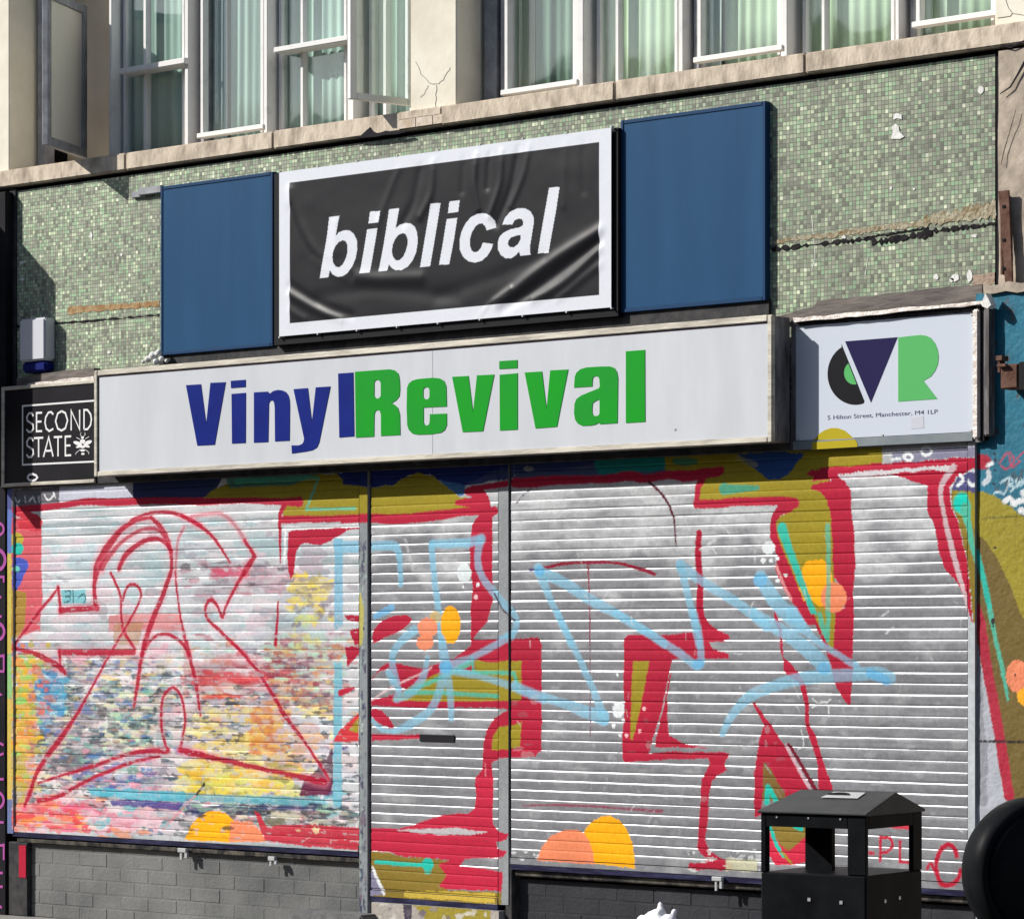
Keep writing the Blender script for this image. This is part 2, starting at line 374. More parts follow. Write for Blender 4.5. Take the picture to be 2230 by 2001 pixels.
class Paint:
    def mottle(s, x0, y0, x1, y1, col, fx, fz, th, a, seed):
        s.ops.append(('n', wl([(x0, y0), (x1, y0), (x1, y1), (x0, y1)], 0), col, a, fx, fz, th, seed)); return s
    def __init__(s): s.ops = []
    def poly(s, reg, pts, col, a=1.0, wob=.004, smooth=False, soft=0, cover=1.0):
        p = R(reg, pts); 
        if smooth: p = spline(p + [p[0]])[:-1]
        s.ops.append(('p', wl(p, 0), col, a, wob, soft, cover)); return s
    def ell(s, reg, cx, cy, rx, ry, col, a=1.0, wob=.001):
        return s.poly(reg, [(cx + rx * math.cos(t), cy + ry * math.sin(t)) for t in np.linspace(0, 2 * math.pi, 28)[:-1]], col, a, wob)
    def line(s, reg, pts, wd, col, a=1.0, soft=.004, wob=.002, smooth=True, cover=1.0):
        """wd in zoomed pixels (one value or one per point)"""
        p = R(reg, pts); k = reg[2] * SV
        if col in (LB, LB2): wd = [q * .78 for q in wd] if isinstance(wd, (list, tuple)) else wd * .78; a *= .86
        ws = [q * 1.22 / k for q in (wd if isinstance(wd, (list, tuple)) else [wd] * len(pts))]
        P = wl(p, 0)
        if smooth and len(P) > 2:
            idx = np.linspace(0, len(ws) - 1, (len(P) - 1) * 6 + 1); ws = list(np.interp(idx, range(len(ws)), ws)); P = spline(P)
        s.ops.append(('l', P, col, a, wob, soft, ws, cover)); return s
    def dabs(s, x0, y0, x1, y1, cols, n, wmin=6, wmax=28, hmin=2, hmax=6, a=1.0):
        hmin *= 1.7; hmax *= 1.8; wmax *= 1.15; n = int(n * .45); a *= .8
        for _ in range(n):
            cx = random.uniform(x0, x1); cy = random.uniform(y0, y1); ww = random.uniform(wmin, wmax) / 2; hh = random.uniform(hmin, hmax) / 2
            k = random.randint(6, 10); c = random.choice(cols); ph = random.uniform(0, 6)
            pts = [(cx + ww * math.cos(t + ph) * random.uniform(.5, 1.15), cy + hh * math.sin(t + ph) * random.uniform(.5, 1.2)) for t in np.linspace(0, 2 * math.pi, k)[:-1]]
            s.ops.append(('p', wl(pts, 0), c, a * random.uniform(.7, 1), .003, 0, 1.0))
        return s
    def apply(s, x, z, rgba):
        wx = (fbm(x * 14, z * 14, 3, 3) - .5) * 2; wz = (fbm(x * 14, z * 14, 9, 3) - .5) * 2
        X0, X1, Z0, Z1 = x.min(), x.max(), z.min(), z.max()
        for op in s.ops:
            P = op[1]; pad = .03 + (max(op[6]) if op[0] == 'l' else 0)
            if op[0] == 'n': pad = 0
            ax, bx = min(p[0] for p in P) - pad, max(p[0] for p in P) + pad
            az, bz = min(p[1] for p in P) - pad, max(p[1] for p in P) + pad
            if bx < X0 or ax > X1 or bz < Z0 or az > Z1: continue
            idx = np.nonzero((x >= ax) & (x <= bx) & (z >= az) & (z <= bz))[0]
            if not len(idx): continue
            if op[0] == 'n':
                xx, zz = x[idx], z[idx]
                ex = np.minimum(np.minimum(xx - ax, bx - xx) / .18, np.minimum(zz - az, bz - zz) / .12)
                v = fbm(xx * op[4] + op[7], zz * op[5], op[7], 4) - .10 * (1 - np.clip(ex, 0, 1))
                m = np.clip((v - op[6]) / .03, 0, 1) * op[3]; c = np.array(op[2])
                rgba[idx, :3] = rgba[idx, :3] * (1 - m[:, None]) + c[None, :] * m[:, None]; rgba[idx, 3] = rgba[idx, 3] * (1 - m) + .8 * m
                continue
            wob = op[4]
            jx = rng.normal(0, .0016, (2, len(idx)))
            px = x[idx] + jx[0] + wx[idx] * wob * 1.6; pz = z[idx] + jx[1] + wz[idx] * wob * 1.6
            if op[0] == 'p':
                m = inpoly(px, pz, P).astype(float); cov = op[6]
            else:
                d = polydist(px, pz, P, op[6]); m = np.clip(.5 - d / max(op[5], .001), 0, 1); cov = op[7]
            m = m * op[3]
            c = np.array(op[2])
            rgba[idx, :3] = rgba[idx, :3] * (1 - m[:, None]) + c[None, :] * m[:, None]
            rgba[idx, 3] = rgba[idx, 3] * (1 - m) + cov * m
        return rgba

def grid_mesh(name, xs, zs, yfun, colfun, mat, parent, smooth=False, rowz=None):
    nx, nz = len(xs), len(zs)
    XX, ZZ = np.meshgrid(xs, zs); YY = yfun(XX, ZZ)
    x = XX.ravel(); z = ZZ.ravel(); y = YY.ravel()
    me = bpy.data.meshes.new(name)
    me.vertices.add(nx * nz); me.vertices.foreach_set('co', np.stack([x, y, z], 1).astype(np.float32).ravel())
    i = np.arange((nx - 1) * (nz - 1)); r = i // (nx - 1); c = i % (nx - 1); a = r * nx + c
    quads = np.stack([a, a + 1, a + nx + 1, a + nx], 1) if zs[1] > zs[0] else np.stack([a, a + nx, a + nx + 1, a + 1], 1)
    nf = len(quads)
    me.loops.add(nf * 4); me.loops.foreach_set('vertex_index', quads.astype(np.int32).ravel())
    me.polygons.add(nf); me.polygons.foreach_set('loop_start', (np.arange(nf) * 4).astype(np.int32)); me.polygons.foreach_set('loop_total', np.full(nf, 4, np.int32))
    if smooth: me.polygons.foreach_set('use_smooth', np.ones(nf, bool))
    me.update(calc_edges=True)
    if colfun:
        at = me.color_attributes.new('paint', 'FLOAT_COLOR', 'POINT')
        rgba = colfun(x, z).astype(np.float32); at.data.foreach_set('color', rgba.ravel())
    return link(name, me, mat, parent)

# ================================================================== GRAFFITI LAYERS
z4 = 4.55
a_ = (0, 1030, z4); b_ = (400, 1030, z4); c_ = (760, 1000, z4); d_ = (1130, 1000, z4); e_ = (1480, 960, z4); f_ = (1790, 960, z4)
g_ = (0, 1400, z4); h_ = (400, 1400, z4); i_ = (760, 1380, z4); j_ = (1130, 1340, z4); k_ = (1480, 1340, z4); l_ = (1790, 1340, z4)
m_ = (0, 1700, 3.38); n_ = (550, 1700, 3.38); o_ = (1080, 1700, 3.38); q_ = (1600, 1680, 3.219); px_ = (0, 0, 1.0)
RED = C(182, 26, 58); DRED = C(150, 8, 44); OL = C(158, 142, 36); OLD = C(126, 102, 42); ORA = C(255, 178, 8); PEA = C(244, 142, 100)
LB = C(128, 192, 220); LB2 = C(96, 180, 228); TQ = C(32, 192, 172); TQ2 = C(84, 186, 158); NV = C(34, 58, 120); WH = C(236, 240, 242); LAV = C(122, 124, 172)
P = Paint()
# --- left shutter: worn patches under the outlines
tealg = [C(150, 190, 196), C(170, 200, 206), C(200, 206, 214), C(120, 168, 180)]
mix1 = [C(60, 60, 66), C(96, 96, 104), C(206, 236, 200), C(236, 232, 196), C(230, 190, 196), C(120, 190, 190), C(90, 130, 190), C(170, 130, 120)]
sd = 100
for (x0, y0, x1, y1), cols, fx, fz, th, a in (
    ((28, 1150, 780, 1420), [(190, 196, 204), (168, 196, 202), (226, 196, 206), (150, 140, 152)], 5, 14, .60, .5),
    ((28, 1370, 780, 1800), [(206, 190, 200), (190, 190, 196), (226, 206, 206)], 4, 11, .54, .6),
    ((28, 1400, 420, 1800), [(120, 122, 132), (150, 190, 192), (226, 170, 184), (110, 140, 186), (206, 196, 176), (150, 140, 142), (232, 232, 232)], 6, 17, .60, .75),
    ((100, 1480, 340, 1720), [(92, 86, 90), (110, 160, 150), (230, 230, 224), (100, 116, 160)], 8, 22, .60, .75),
    ((400, 1380, 780, 1560), [(170, 90, 104), (196, 140, 140), (130, 118, 136), (176, 206, 190), (206, 170, 136)], 6, 17, .59, .7),
    ((400, 1520, 740, 1740), [(236, 206, 110), (226, 164, 96), (200, 194, 206), (238, 226, 160)], 5, 13, .57, .7),
    ((28, 1400, 110, 1800), [(232, 176, 60), (222, 120, 84), (196, 180, 80), (236, 216, 206)], 9, 14, .57, .8),
    ((160, 1720, 780, 1810), [(90, 96, 130), (110, 116, 118), (130, 190, 196), (230, 224, 224), (206, 140, 150)], 6, 20, .59, .75),
    ((28, 1740, 330, 1812), [(224, 84, 100), (240, 156, 116), (236, 200, 212)], 6, 16, .55, .75),
    ((28, 1420, 780, 1800), [(66, 60, 70), (70, 96, 110)], 10, 44, .645, .8),
    ((180, 1440, 640, 1600), [(72, 62, 70)], 9, 40, .65, .7)):
    for c in cols: sd += 13; P.mottle(x0, y0, x1, y1, C(*c), fx, fz, th, a, sd)
for pts, col, a in (([(84, 1462), (134, 1460), (140, 1560), (120, 1600), (86, 1590)], (84, 160, 204), .7), ([(552, 1542), (600, 1536), (622, 1560), (618, 1600), (560, 1646), (552, 1600)], (216, 140, 80), .75),
        ([(398, 1668), (440, 1650), (560, 1676), (640, 1700), (600, 1730), (430, 1722), (396, 1700)], (240, 212, 90), .7), ([(228, 1500), (250, 1490), (330, 1560), (326, 1630), (250, 1640), (232, 1560)], (110, 130, 124), .6),
        ([(110, 1560), (180, 1556), (170, 1690), (100, 1690)], (130, 126, 134), .6), ([(30, 1440), (62, 1440), (66, 1640), (30, 1650)], (240, 180, 52), .8), ([(30, 1640), (60, 1640), (56, 1760), (30, 1760)], (196, 170, 70), .8),
        ([(62, 1480), (80, 1480), (78, 1700), (56, 1760), (60, 1600)], (206, 130, 116), .6), ([(620, 1400), (730, 1400), (736, 1530), (640, 1540)], (178, 150, 150), .6), ([(400, 1440), (560, 1420), (620, 1460), (600, 1500), (420, 1500)], (206, 110, 116), .5),
        ([(170, 1700), (330, 1680), (390, 1712), (240, 1722)], (150, 150, 170), .6), ([(30, 1752), (120, 1745), (200, 1770), (180, 1806), (30, 1806)], (232, 100, 100), .7), ([(180, 1776), (330, 1760), (360, 1800), (200, 1808)], (238, 196, 208), .7),
        ([(468, 1236), (536, 1238), (540, 1256), (470, 1254)], (206, 80, 110), .8), ([(500, 1225), (632, 1230), (630, 1290), (520, 1284)], (190, 160, 172), .6), ([(634, 1256), (728, 1258), (726, 1300), (690, 1330), (640, 1296)], (226, 204, 110), .65)):
    P.poly(px_, pts, C(*col), a, .03)
P.dabs(90, 1120, 560, 1290, tealg + [C(240, 225, 228)], 170, 10, 60, 3, 9, .45)
P.dabs(120, 1290, 760, 1500, [C(226, 196, 204), C(200, 200, 210), C(232, 214, 220), C(176, 182, 196), C(240, 240, 244)], 420, 14, 70, 3, 12, .55)
P.dabs(120, 1480, 640, 1780, [C(214, 196, 206), C(232, 222, 226), C(190, 186, 196), C(222, 206, 196)], 380, 14, 70, 3, 12, .55)
P.poly(a_, [(130, 440), (400, 430), (420, 560), (410, 900), (420, 1250), (400, 1560), (130, 1620)], C(214, 70, 84), .9)
P.poly(a_, [(130, 1150), (260, 1180), (250, 1500), (200, 1620), (130, 1640)], OL, .8)
P.poly(a_, [(1080, 1400), (1800, 1390), (1820, 1560), (1500, 1560), (1080, 1560)], C(222, 96, 92), .6)
P.poly(a_, [(1130, 1490), (1420, 1480), (1380, 1700), (1130, 1700)], C(180, 140, 90), .6)
P.poly(a_, [(610, 1160), (850, 1150), (860, 1290), (620, 1300)], C(120, 196, 206), .9)
P.dabs(30, 1400, 90, 1700, [C(240, 190, 40), C(220, 190, 70), C(240, 140, 60), C(150, 210, 110), C(190, 170, 60)], 220, 8, 34, 4, 12)
P.dabs(82, 1465, 142, 1560, [C(70, 150, 200), C(90, 180, 214), C(50, 110, 170), C(190, 226, 236)], 90, 8, 30, 4, 12)
P.dabs(85, 1550, 170, 1700, mix1 + [C(110, 110, 116), C(80, 80, 86)], 210, 8, 34, 2, 7)
P.dabs(228, 1500, 330, 1640, mix1 + [C(56, 52, 50), C(130, 196, 180), C(232, 232, 190)], 280, 8, 34, 2, 7)
P.dabs(150, 1430, 420, 1520, mix1 + [C(240, 210, 120)], 300, 8, 34, 2, 6, .7)
P.dabs(60, 1450, 120, 1560, [C(236, 110, 80), C(200, 120, 110)], 40, 6, 24, 3, 10)
P.dabs(180, 1630, 330, 1720, [C(80, 120, 190), C(60, 90, 160), C(180, 190, 210), C(230, 160, 180), C(110, 110, 120), C(120, 190, 180)], 190, 8, 34, 3, 9)
P.dabs(400, 1225, 640, 1300, [C(150, 140, 150), C(96, 90, 100), C(214, 170, 180), C(190, 150, 160), C(200, 200, 204)], 190, 10, 50, 3, 8)
P.dabs(465, 1235, 540, 1256, [C(206, 70, 100), C(220, 100, 130)], 26, 14, 40, 4, 10)
P.dabs(632, 1250, 730, 1360, [C(240, 210, 70), C(236, 216, 110), C(170, 160, 120), C(140, 130, 140)], 130, 8, 34, 4, 12)
P.dabs(640, 1300, 690, 1420, [C(226, 214, 120), C(206, 222, 150)], 60, 10, 30, 6, 14, .7)
P.dabs(400, 1462, 640, 1492, [C(206, 40, 60), C(222, 90, 90), C(190, 50, 66)], 70, 20, 90, 4, 9)
P.dabs(440, 1510, 520, 1522, [C(200, 60, 50), C(230, 130, 90)], 16, 20, 60, 4, 8)
P.dabs(580, 1400, 740, 1540, [C(196, 122, 80), C(170, 96, 100), C(222, 190, 120), C(190, 226, 200), C(120, 100, 120), C(150, 60, 84), C(214, 150, 110)], 330, 8, 36, 3, 10)
P.dabs(540, 1540, 630, 1640, [C(236, 160, 70), C(206, 120, 80), C(240, 190, 100), C(222, 140, 80), C(236, 206, 120)], 190, 10, 36, 4, 12)
P.dabs(430, 1540, 560, 1650, [C(240, 214, 110), C(226, 220, 160), C(236, 200, 70)], 110, 12, 44, 3, 10, .75)
P.dabs(390, 1660, 660, 1736, [C(244, 214, 70), C(240, 190, 60), C(226, 226, 120), C(236, 226, 170), C(150, 150, 90)], 330, 12, 50, 4, 12)
P.dabs(600, 1540, 740, 1690, [C(214, 180, 196), C(196, 190, 206), C(226, 200, 206)], 120, 10, 44, 3, 10, .6)
P.poly(px_, [(190, 1716), (300, 1718), (405, 1724), (405, 1746), (300, 1742), (200, 1732)], C(84, 186, 208), .85)
P.poly(px_, [(240, 1742), (285, 1740), (400, 1748), (398, 1764), (300, 1756), (245, 1754)], C(64, 56, 140), .85)
P.poly(px_, [(400, 1726), (640, 1734), (745, 1732), (745, 1760), (600, 1752), (400, 1742)], C(96, 180, 196), .75)
P.dabs(400, 1750, 740, 1772, [C(44, 48, 84), C(60, 70, 120), C(70, 84, 90), C(150, 186, 160)], 120, 16, 60, 4, 9)
P.dabs(500, 1764, 770, 1800, [C(66, 66, 66), C(120, 116, 96), C(180, 176, 160), C(90, 90, 90), C(50, 52, 74), C(222, 216, 190)], 170, 12, 50, 3, 9)
P.dabs(30, 1755, 210, 1806, [C(226, 64, 80), C(240, 120, 90), C(246, 160, 80), C(236, 110, 140), C(214, 190, 180)], 180, 12, 50, 4, 12)
P.dabs(170, 1760, 300, 1800, [C(240, 190, 204), C(232, 220, 222), C(226, 140, 160), C(110, 196, 206)], 110, 14, 50, 4, 12)
P.dabs(700, 1600, 780, 1760, [C(64, 60, 130), C(210, 206, 216), C(60, 60, 80), C(226, 220, 226)], 110, 8, 26, 3, 10)
P.poly(h_, [(1480, 1030), (1490, 1380), (1450, 1500), (1140, 1510), (1200, 1360), (1330, 1240), (1340, 1160), (1420, 1140)], C(74, 30, 60), .85)
P.poly(h_, [(1180, 1420), (1330, 1350), (1480, 1380), (1450, 1500), (1150, 1510)], C(110, 24, 66), .8)
P.poly(px_, [(729, 1173), (747, 1173), (748, 1365), (729, 1370)], C(112, 184, 214), .75)
P.poly(px_, [(728, 1440), (746, 1440), (745, 1758), (726, 1760)], C(112, 184, 204), .85)
P.poly(b_, [(1490, 670), (1740, 680), (1740, 790), (1560, 800), (1490, 760)], LB, .8)
P.poly(m_, [(1365, 432), (1420, 310), (1530, 228), (1650, 235), (1740, 310), (1790, 440)], ORA, 1, .004, True)
P.poly(m_, [(1700, 300), (1850, 295), (1910, 350), (1965, 445), (1690, 442)], PEA)
P.dabs(410, 1775, 500, 1828, [C(70, 60, 50), C(200, 150, 40)], 22, 10, 30, 3, 7)
P.poly(n_, [(15, 215), (50, 240), (110, 330), (400, 320), (790, 340), (790, 510), (400, 480), (100, 440), (60, 350)], C(198, 36, 60), .95)
P.dabs(640, 1795, 700, 1815, [C(236, 214, 170)], 8, 12, 30, 5, 10)
# --- left shutter: top band
P.poly(px_, [(28, 1066), (130, 1060), (130, 1098), (28, 1110)], C(110, 108, 116))
P.poly(px_, [(130, 1060), (290, 1058), (310, 1088), (130, 1092)], C(206, 208, 224))
for q in ([(150, 240), (170, 290), (200, 270)], [(250, 230), (255, 290)], [(290, 280), (330, 240), (350, 290)], [(385, 230), (388, 290)], [(440, 215), (480, 270), (540, 215)], [(530, 190), (550, 240)]):
    P.line(a_, q, 16, WH)
P.poly(px_, [(290, 1030), (490, 1030), (470, 1070), (440, 1086), (290, 1088)], C(44, 56, 104))
P.poly(px_, [(440, 1088), (470, 1066), (520, 1046), (782, 1030), (782, 1132), (620, 1128), (612, 1094)], OL, 1, .006)
P.poly(px_, [(490, 1030), (700, 1030), (640, 1056), (500, 1062)], C(30, 130, 120), .8)
P.poly(px_, [(730, 1030), (782, 1030), (782, 1055), (760, 1054)], NV)
P.line(a_, [(130, 370), (300, 350), (420, 345), (640, 315), (850, 285), (1100, 290), (1400, 280), (2010, 275)], [60, 66, 60, 55, 62, 70, 62, 60], RED)
P.line(b_, [(-20, 280), (250, 285), (600, 272), (1020, 285), (1150, 285)], [56, 62, 50, 62, 90], RED)
P.poly(a_, [(140, 380), (290, 380), (400, 430), (430, 490), (405, 580), (200, 560), (160, 470), (250, 460), (150, 420)], C(206, 50, 66))
P.ell(a_, 175, 655, 62, 66, C(190, 170, 60)); P.ell(a_, 180, 750, 56, 60, TQ)
P.poly(a_, [(140, 830), (230, 840), (290, 910), (240, 1010), (190, 1130), (140, 1150)], C(70, 90, 190), 1, .004, True)
P.ell(a_, 168, 950, 34, 30, C(110, 200, 190))
P.line(b_, [(1010, 300), (965, 400), (955, 600), (965, 880)], [60, 50, 36, 14], RED)
P.line(b_, [(1000, 465), (1230, 455), (1400, 458), (1860, 440), (2010, 445)], [66, 58, 56, 54, 58], RED)
P.line(b_, [(1005, 900), (1010, 540), (1240, 545), (1740, 515)], 24, WH, 1, .002, .002, False)
P.poly(b_, [(1035, 575), (1230, 555), (1740, 538), (1740, 556), (1620, 562), (1560, 610), (1450, 680), (1350, 715), (1280, 700), (1200, 692), (1140, 740), (1115, 800), (1105, 900), (1090, 1000), (1060, 1060), (1040, 980), (1030, 800)], RED)
P.line(b_, [(520, 80), (1340, 50), (1215, 360), (1690, 352)], [44, 26, 26, 22], TQ2, .8, .004, .002, False)
P.line(b_, [(940, 1280), (935, 1450), (915, 1690)], [20, 26, 44], RED)
P.poly(b_, [(1600, 1410), (1740, 1410), (1745, 1480), (1620, 1462)], RED); P.poly(b_, [(1650, 1560), (1740, 1530), (1780, 1760), (1700, 1700)], RED)
P.poly(h_, [(1600, 35), (1740, 15), (1780, 50), (1700, 160), (1620, 245)], RED)
P.poly(h_, [(1480, 975), (1560, 850), (1740, 690), (1740, 980)], C(206, 54, 62)); P.poly(h_, [(1640, 865), (1740, 735), (1740, 880)], OL)
P.line(h_, [(1560, 490), (1620, 470), (1690, 445)], [60, 50, 16], RED)
# --- left shutter: the big outlined sketch
RS = C(178, 6, 50)
def sk(reg, pts, wd, a=.95, sm=True, halo=True):
    if halo: P.line(reg, pts, [q * 2.2 for q in wd] if isinstance(wd, (list, tuple)) else wd * 2.2, C(240, 130, 150), .3, .02, .002, sm)
    P.line(reg, pts, [q * 1.15 for q in wd] if isinstance(wd, (list, tuple)) else wd * 1.15, RS, a, .003, .002, sm)
sk(a_, [(135, 1740), (160, 1680), (400, 1360), (580, 1140)], [44, 26, 32, 26], sm=False)
sk(a_, [(580, 1130), (600, 1375)], 34, sm=False); sk(a_, [(600, 1360), (970, 1335)], 44, sm=False)
sk(a_, [(950, 1300), (935, 1120), (970, 930), (1060, 750), (1200, 570), (1350, 470), (1500, 440)], [46, 44, 80, 76, 46, 34, 30])
sk(a_, [(1500, 440), (1600, 540), (1680, 700), (1705, 850), (1690, 1000), (1600, 1250), (1500, 1500), (1410, 1790)], [30, 40, 46, 34, 40, 50, 56, 44])
sk(a_, [(1180, 950), (1250, 810), (1400, 690), (1530, 650), (1640, 680), (1700, 770)], [40, 50, 40, 34, 34, 44])
sk(a_, [(1010, 930), (1130, 770), (1260, 640), (1420, 560), (1560, 560), (1640, 640)], [60, 40, 30, 26, 26, 30], .8)
sk(a_, [(1300, 465), (1450, 405), (1620, 388), (1800, 420), (2000, 530)], [16, 20, 26, 30, 34]); sk(b_, [(-20, 420), (150, 510), (300, 640), (400, 780), (465, 885)], [32, 32, 28, 24, 16])
sk(b_, [(80, 430), (350, 402), (500, 500), (610, 670)], [24, 26, 30, 36], .45); sk(b_, [(610, 670), (710, 820), (610, 980)], [30, 34, 60], sm=False)
sk(b_, [(610, 980), (520, 1130), (430, 1310), (388, 1425), (345, 1320), (280, 1252), (232, 1300), (222, 1380), (250, 1450), (400, 1600), (640, 1820)], [40, 30, 26, 30, 26, 34, 28, 26, 26, 28, 24])
sk(h_, [(480, -10), (690, 220), (870, 480), (1000, 710), (1160, 920), (1380, 1240), (1440, 1340)], [24, 30, 30, 44, 26, 24, 30])
sk(a_, [(1100, 990), (1190, 1200), (1205, 1400), (1230, 1560), (1340, 1740)], [28, 26, 26, 34, 26]); sk(a_, [(1230, 1560), (1110, 1760)], 22)
sk(g_, [(1160, -10), (1080, 130), (870, 520), (690, 820), (560, 1000), (390, 1240), (300, 1480), (245, 1610)], [22, 24, 24, 44, 50, 44, 44, 30])
sk(a_, [(1230, 1560), (1350, 1350), (1400, 1200), (1350, 1112), (1270, 1122), (1215, 1260)], 24)
sk(a_, [(1740, 980), (1760, 1200), (1800, 1450), (1870, 1800)], [18, 20, 24, 40]); sk(g_, [(1850, 0), (1915, 250), (1955, 450), (1990, 710)], [44, 36, 36, 20])
sk(a_, [(1830, 540), (1775, 650), (1755, 800), (1740, 1000)], 22, .5)
sk(a_, [(1420, 1800), (1500, 1650), (1650, 1592), (1790, 1670), (1880, 1800)], [30, 26, 26, 28, 34])
sk(g_, [(590, 92), (1330, 90)], 48); sk(g_, [(592, 80), (602, 270)], 34); sk(g_, [(130, 50), (350, 105), (560, 215), (645, 290)], [26, 40, 50, 34])
sk(g_, [(1440, -10), (1390, 250), (1365, 430), (1332, 625)], [50, 36, 44, 22])
sk(g_, [(1600, 700), (1625, 540), (1715, 440), (1800, 520), (1835, 680), (1830, 850), (1790, 1040)], 26); sk(g_, [(1600, 700), (1610, 880), (1660, 1060)], 30)
sk(g_, [(380, 1385), (650, 1300), (950, 1210), (1300, 1090), (1670, 1062)], [20, 24, 30, 30, 46]); sk(g_, [(380, 1562), (600, 1510), (900, 1345), (1300, 1185), (1590, 1122)], [40, 34, 30, 26, 18])
sk(g_, [(1780, 1055), (2010, 1105)], 42); sk(h_, [(-20, 1060), (400, 1160), (900, 1270), (1400, 1375)], [44, 40, 34, 50])
P.line(m_, [(1200, 360), (1350, 200), (1450, 100)], 9, C(220, 130, 140), .8); P.line(m_, [(1450, 100), (1510, 20)], 16, C(40, 34, 40))
# letters in the pale blue block
for q in ([(650, 1170), (700, 1170), (690, 1215), (650, 1225), (690, 1230), (690, 1270), (640, 1280)], [(725, 1160), (728, 1280)], [(780, 1230), (830, 1200), (850, 1250), (830, 1290)]):
    P.line(a_, q, 14, C(30, 60, 66), .8)
# --- lavender strip and post
P.poly(px_, [(10, 1060), (29, 1060), (29, 1110), (10, 1110)], C(84, 92, 150)); P.poly(px_, [(10, 1110), (29, 1110), (29, 1205), (10, 1205)], C(104, 128, 196))
P.poly(px_, [(10, 1205), (29, 1205), (29, 1425), (10, 1425)], C(208, 190, 92)); P.poly(px_, [(10, 1425), (29, 1425), (29, 1520), (10, 1520)], C(150, 200, 130))
P.poly(px_, [(10, 1520), (29, 1520), (29, 1740), (10, 1740)], C(216, 190, 92)); P.poly(px_, [(10, 1740), (29, 1740), (29, 1830), (10, 1830)], C(110, 124, 168))
# --- door
P.poly(c_, [(-60, 90), (400, 80), (1400, 40), (1640, 40), (1640, 190), (1150, 250), (1000, 300), (900, 210), (800, 150), (600, 150), (430, 260), (230, 275), (-60, 250)], C(26, 44, 112))
P.poly(c_, [(900, 205), (1150, 250), (1160, 340), (1100, 372), (1000, 300)], C(62, 108, 156))
P.poly(c_, [(1150, 250), (1640, 180), (1640, 60), (1400, 130)], C(66, 80, 120), .7)
P.poly(c_, [(-60, 250), (230, 275), (430, 262), (560, 172), (700, 135), (850, 172), (1000, 300), (1100, 372), (1240, 392), (1240, 520), (230, 570), (-60, 570)], OL, 1, .004)
P.line(c_, [(-60, 490), (60, 490)], 26, TQ2, .8)
P.line(c_, [(-60, 595), (230, 585), (480, 595), (860, 560), (1100, 525), (1300, 515), (1450, 505)], [70, 74, 84, 80, 66, 64, 66], RED)
P.poly(c_, [(1145, 330), (1150, 285), (1250, 250), (1420, 240), (1600, 205), (1660, 200), (1660, 262), (1600, 268), (1420, 296), (1330, 298), (1390, 370), (1412, 470), (1480, 482), (1485, 520), (1420, 575), (1420, 900), (1425, 1200), (1430, 1400), (1380, 1600), (1270, 1725), (1235, 1790), (1210, 1860), (1210, 1500), (1230, 1250), (1200, 1100), (1200, 850), (1220, 650), (1290, 550), (1200, 480), (1050, 450), (1050, 405), (1230, 375), (1160, 350)], RED, 1, .003)
P.line(c_, [(560, 800), (640, 1100)], 30, C(206, 208, 212), .4); 
P.line(c_, [(235, 860), (430, 855), (495, 930), (510, 1100), (515, 1240)], [100, 100, 90, 76, 70], LB, .85, .01)
P.line(c_, [(1320, 790), (1180, 830), (820, 840)], [100, 96, 86], LB, .85, .01, .002, False); P.line(c_, [(820, 850), (845, 1150), (890, 1500), (925, 1800)], [86, 84, 86, 90], LB, .85, .01)
P.line(c_, [(1300, 820), (1275, 1000), (1330, 1180), (1480, 1360), (1620, 1520), (1660, 1640), (1600, 1740), (1400, 1850)], [100, 90, 86, 86, 90, 90, 86, 80], LB, .72, .008)
P.line(c_, [(1440, 1320), (1530, 1480), (1640, 1600)], 12, C(74, 20, 40))
P.ell(c_, 1145, 1125, 72, 95, C(226, 234, 236)); P.ell(c_, 1280, 1240, 18, 22, WH); P.ell(c_, 1258, 1365, 20, 24, C(240, 200, 200)); P.ell(c_, 1135, 1262, 14, 14, WH)
P.poly(c_, [(240, 1830), (240, 1700), (330, 1600), (430, 1558), (560, 1548), (620, 1590), (560, 1665), (430, 1735), (300, 1800)], RED, 1, .003, True)
P.line(c_, [(430, 1470), (260, 1555)], [80, 70], LB2, .8); 
P.ell(c_, 1010, 1640, 100, 190, ORA); P.ell(c_, 860, 1560, 60, 60, C(220, 178, 60), .6); P.ell(c_, 780, 1670, 100, 105, PEA, .9)
P.ell(i_, 755, 85, 85, 80, PEA, .9)
# door: arrow shapes
P.poly(i_, [(1210, 60), (1480, 52), (1650, 45), (1720, 44), (1880, 30), (1912, 90), (1912, 1150), (1850, 1222), (1600, 1222), (1500, 1232), (1420, 1280), (1425, 1840), (860, 1840), (960, 1795), (1180, 1782), (1250, 1720), (1270, 1640), (1250, 1500), (1252, 1420), (1320, 1350), (1332, 1100), (1370, 950), (1450, 830), (1590, 742), (1300, 724), (800, 734), (500, 724), (225, 716), (225, 660), (450, 600), (560, 545), (900, 400), (900, 285), (1050, 240), (1210, 120)], RED, 1, .003)
P.poly(i_, [(225, 460), (320, 325), (400, 280), (560, 312), (720, 342), (860, 305), (900, 290), (900, 385), (560, 545), (500, 520), (460, 420), (380, 345), (300, 380)], RED, 1, .003)
P.poly(i_, [(225, 750), (330, 768), (420, 860), (440, 935), (330, 900), (225, 820)], RED, 1, .003, True)
P.poly(i_, [(225, 988), (450, 1000), (720, 998), (720, 1035), (450, 1052), (225, 1062)], RED)
P.line(i_, [(225, 660), (420, 530), (700, 400), (820, 330)], 16, C(232, 196, 200), .8)
P.poly(i_, [(600, 525), (850, 400), (1250, 375), (1250, 255), (1380, 285), (1600, 262), (1712, 266), (1712, 655), (1550, 662), (800, 664), (420, 660), (550, 560)], OL, 1, .003)
P.poly(i_, [(1418, 1155), (1430, 1020), (1480, 930), (1590, 905), (1712, 880), (1702, 1110), (1500, 1150)], OL)
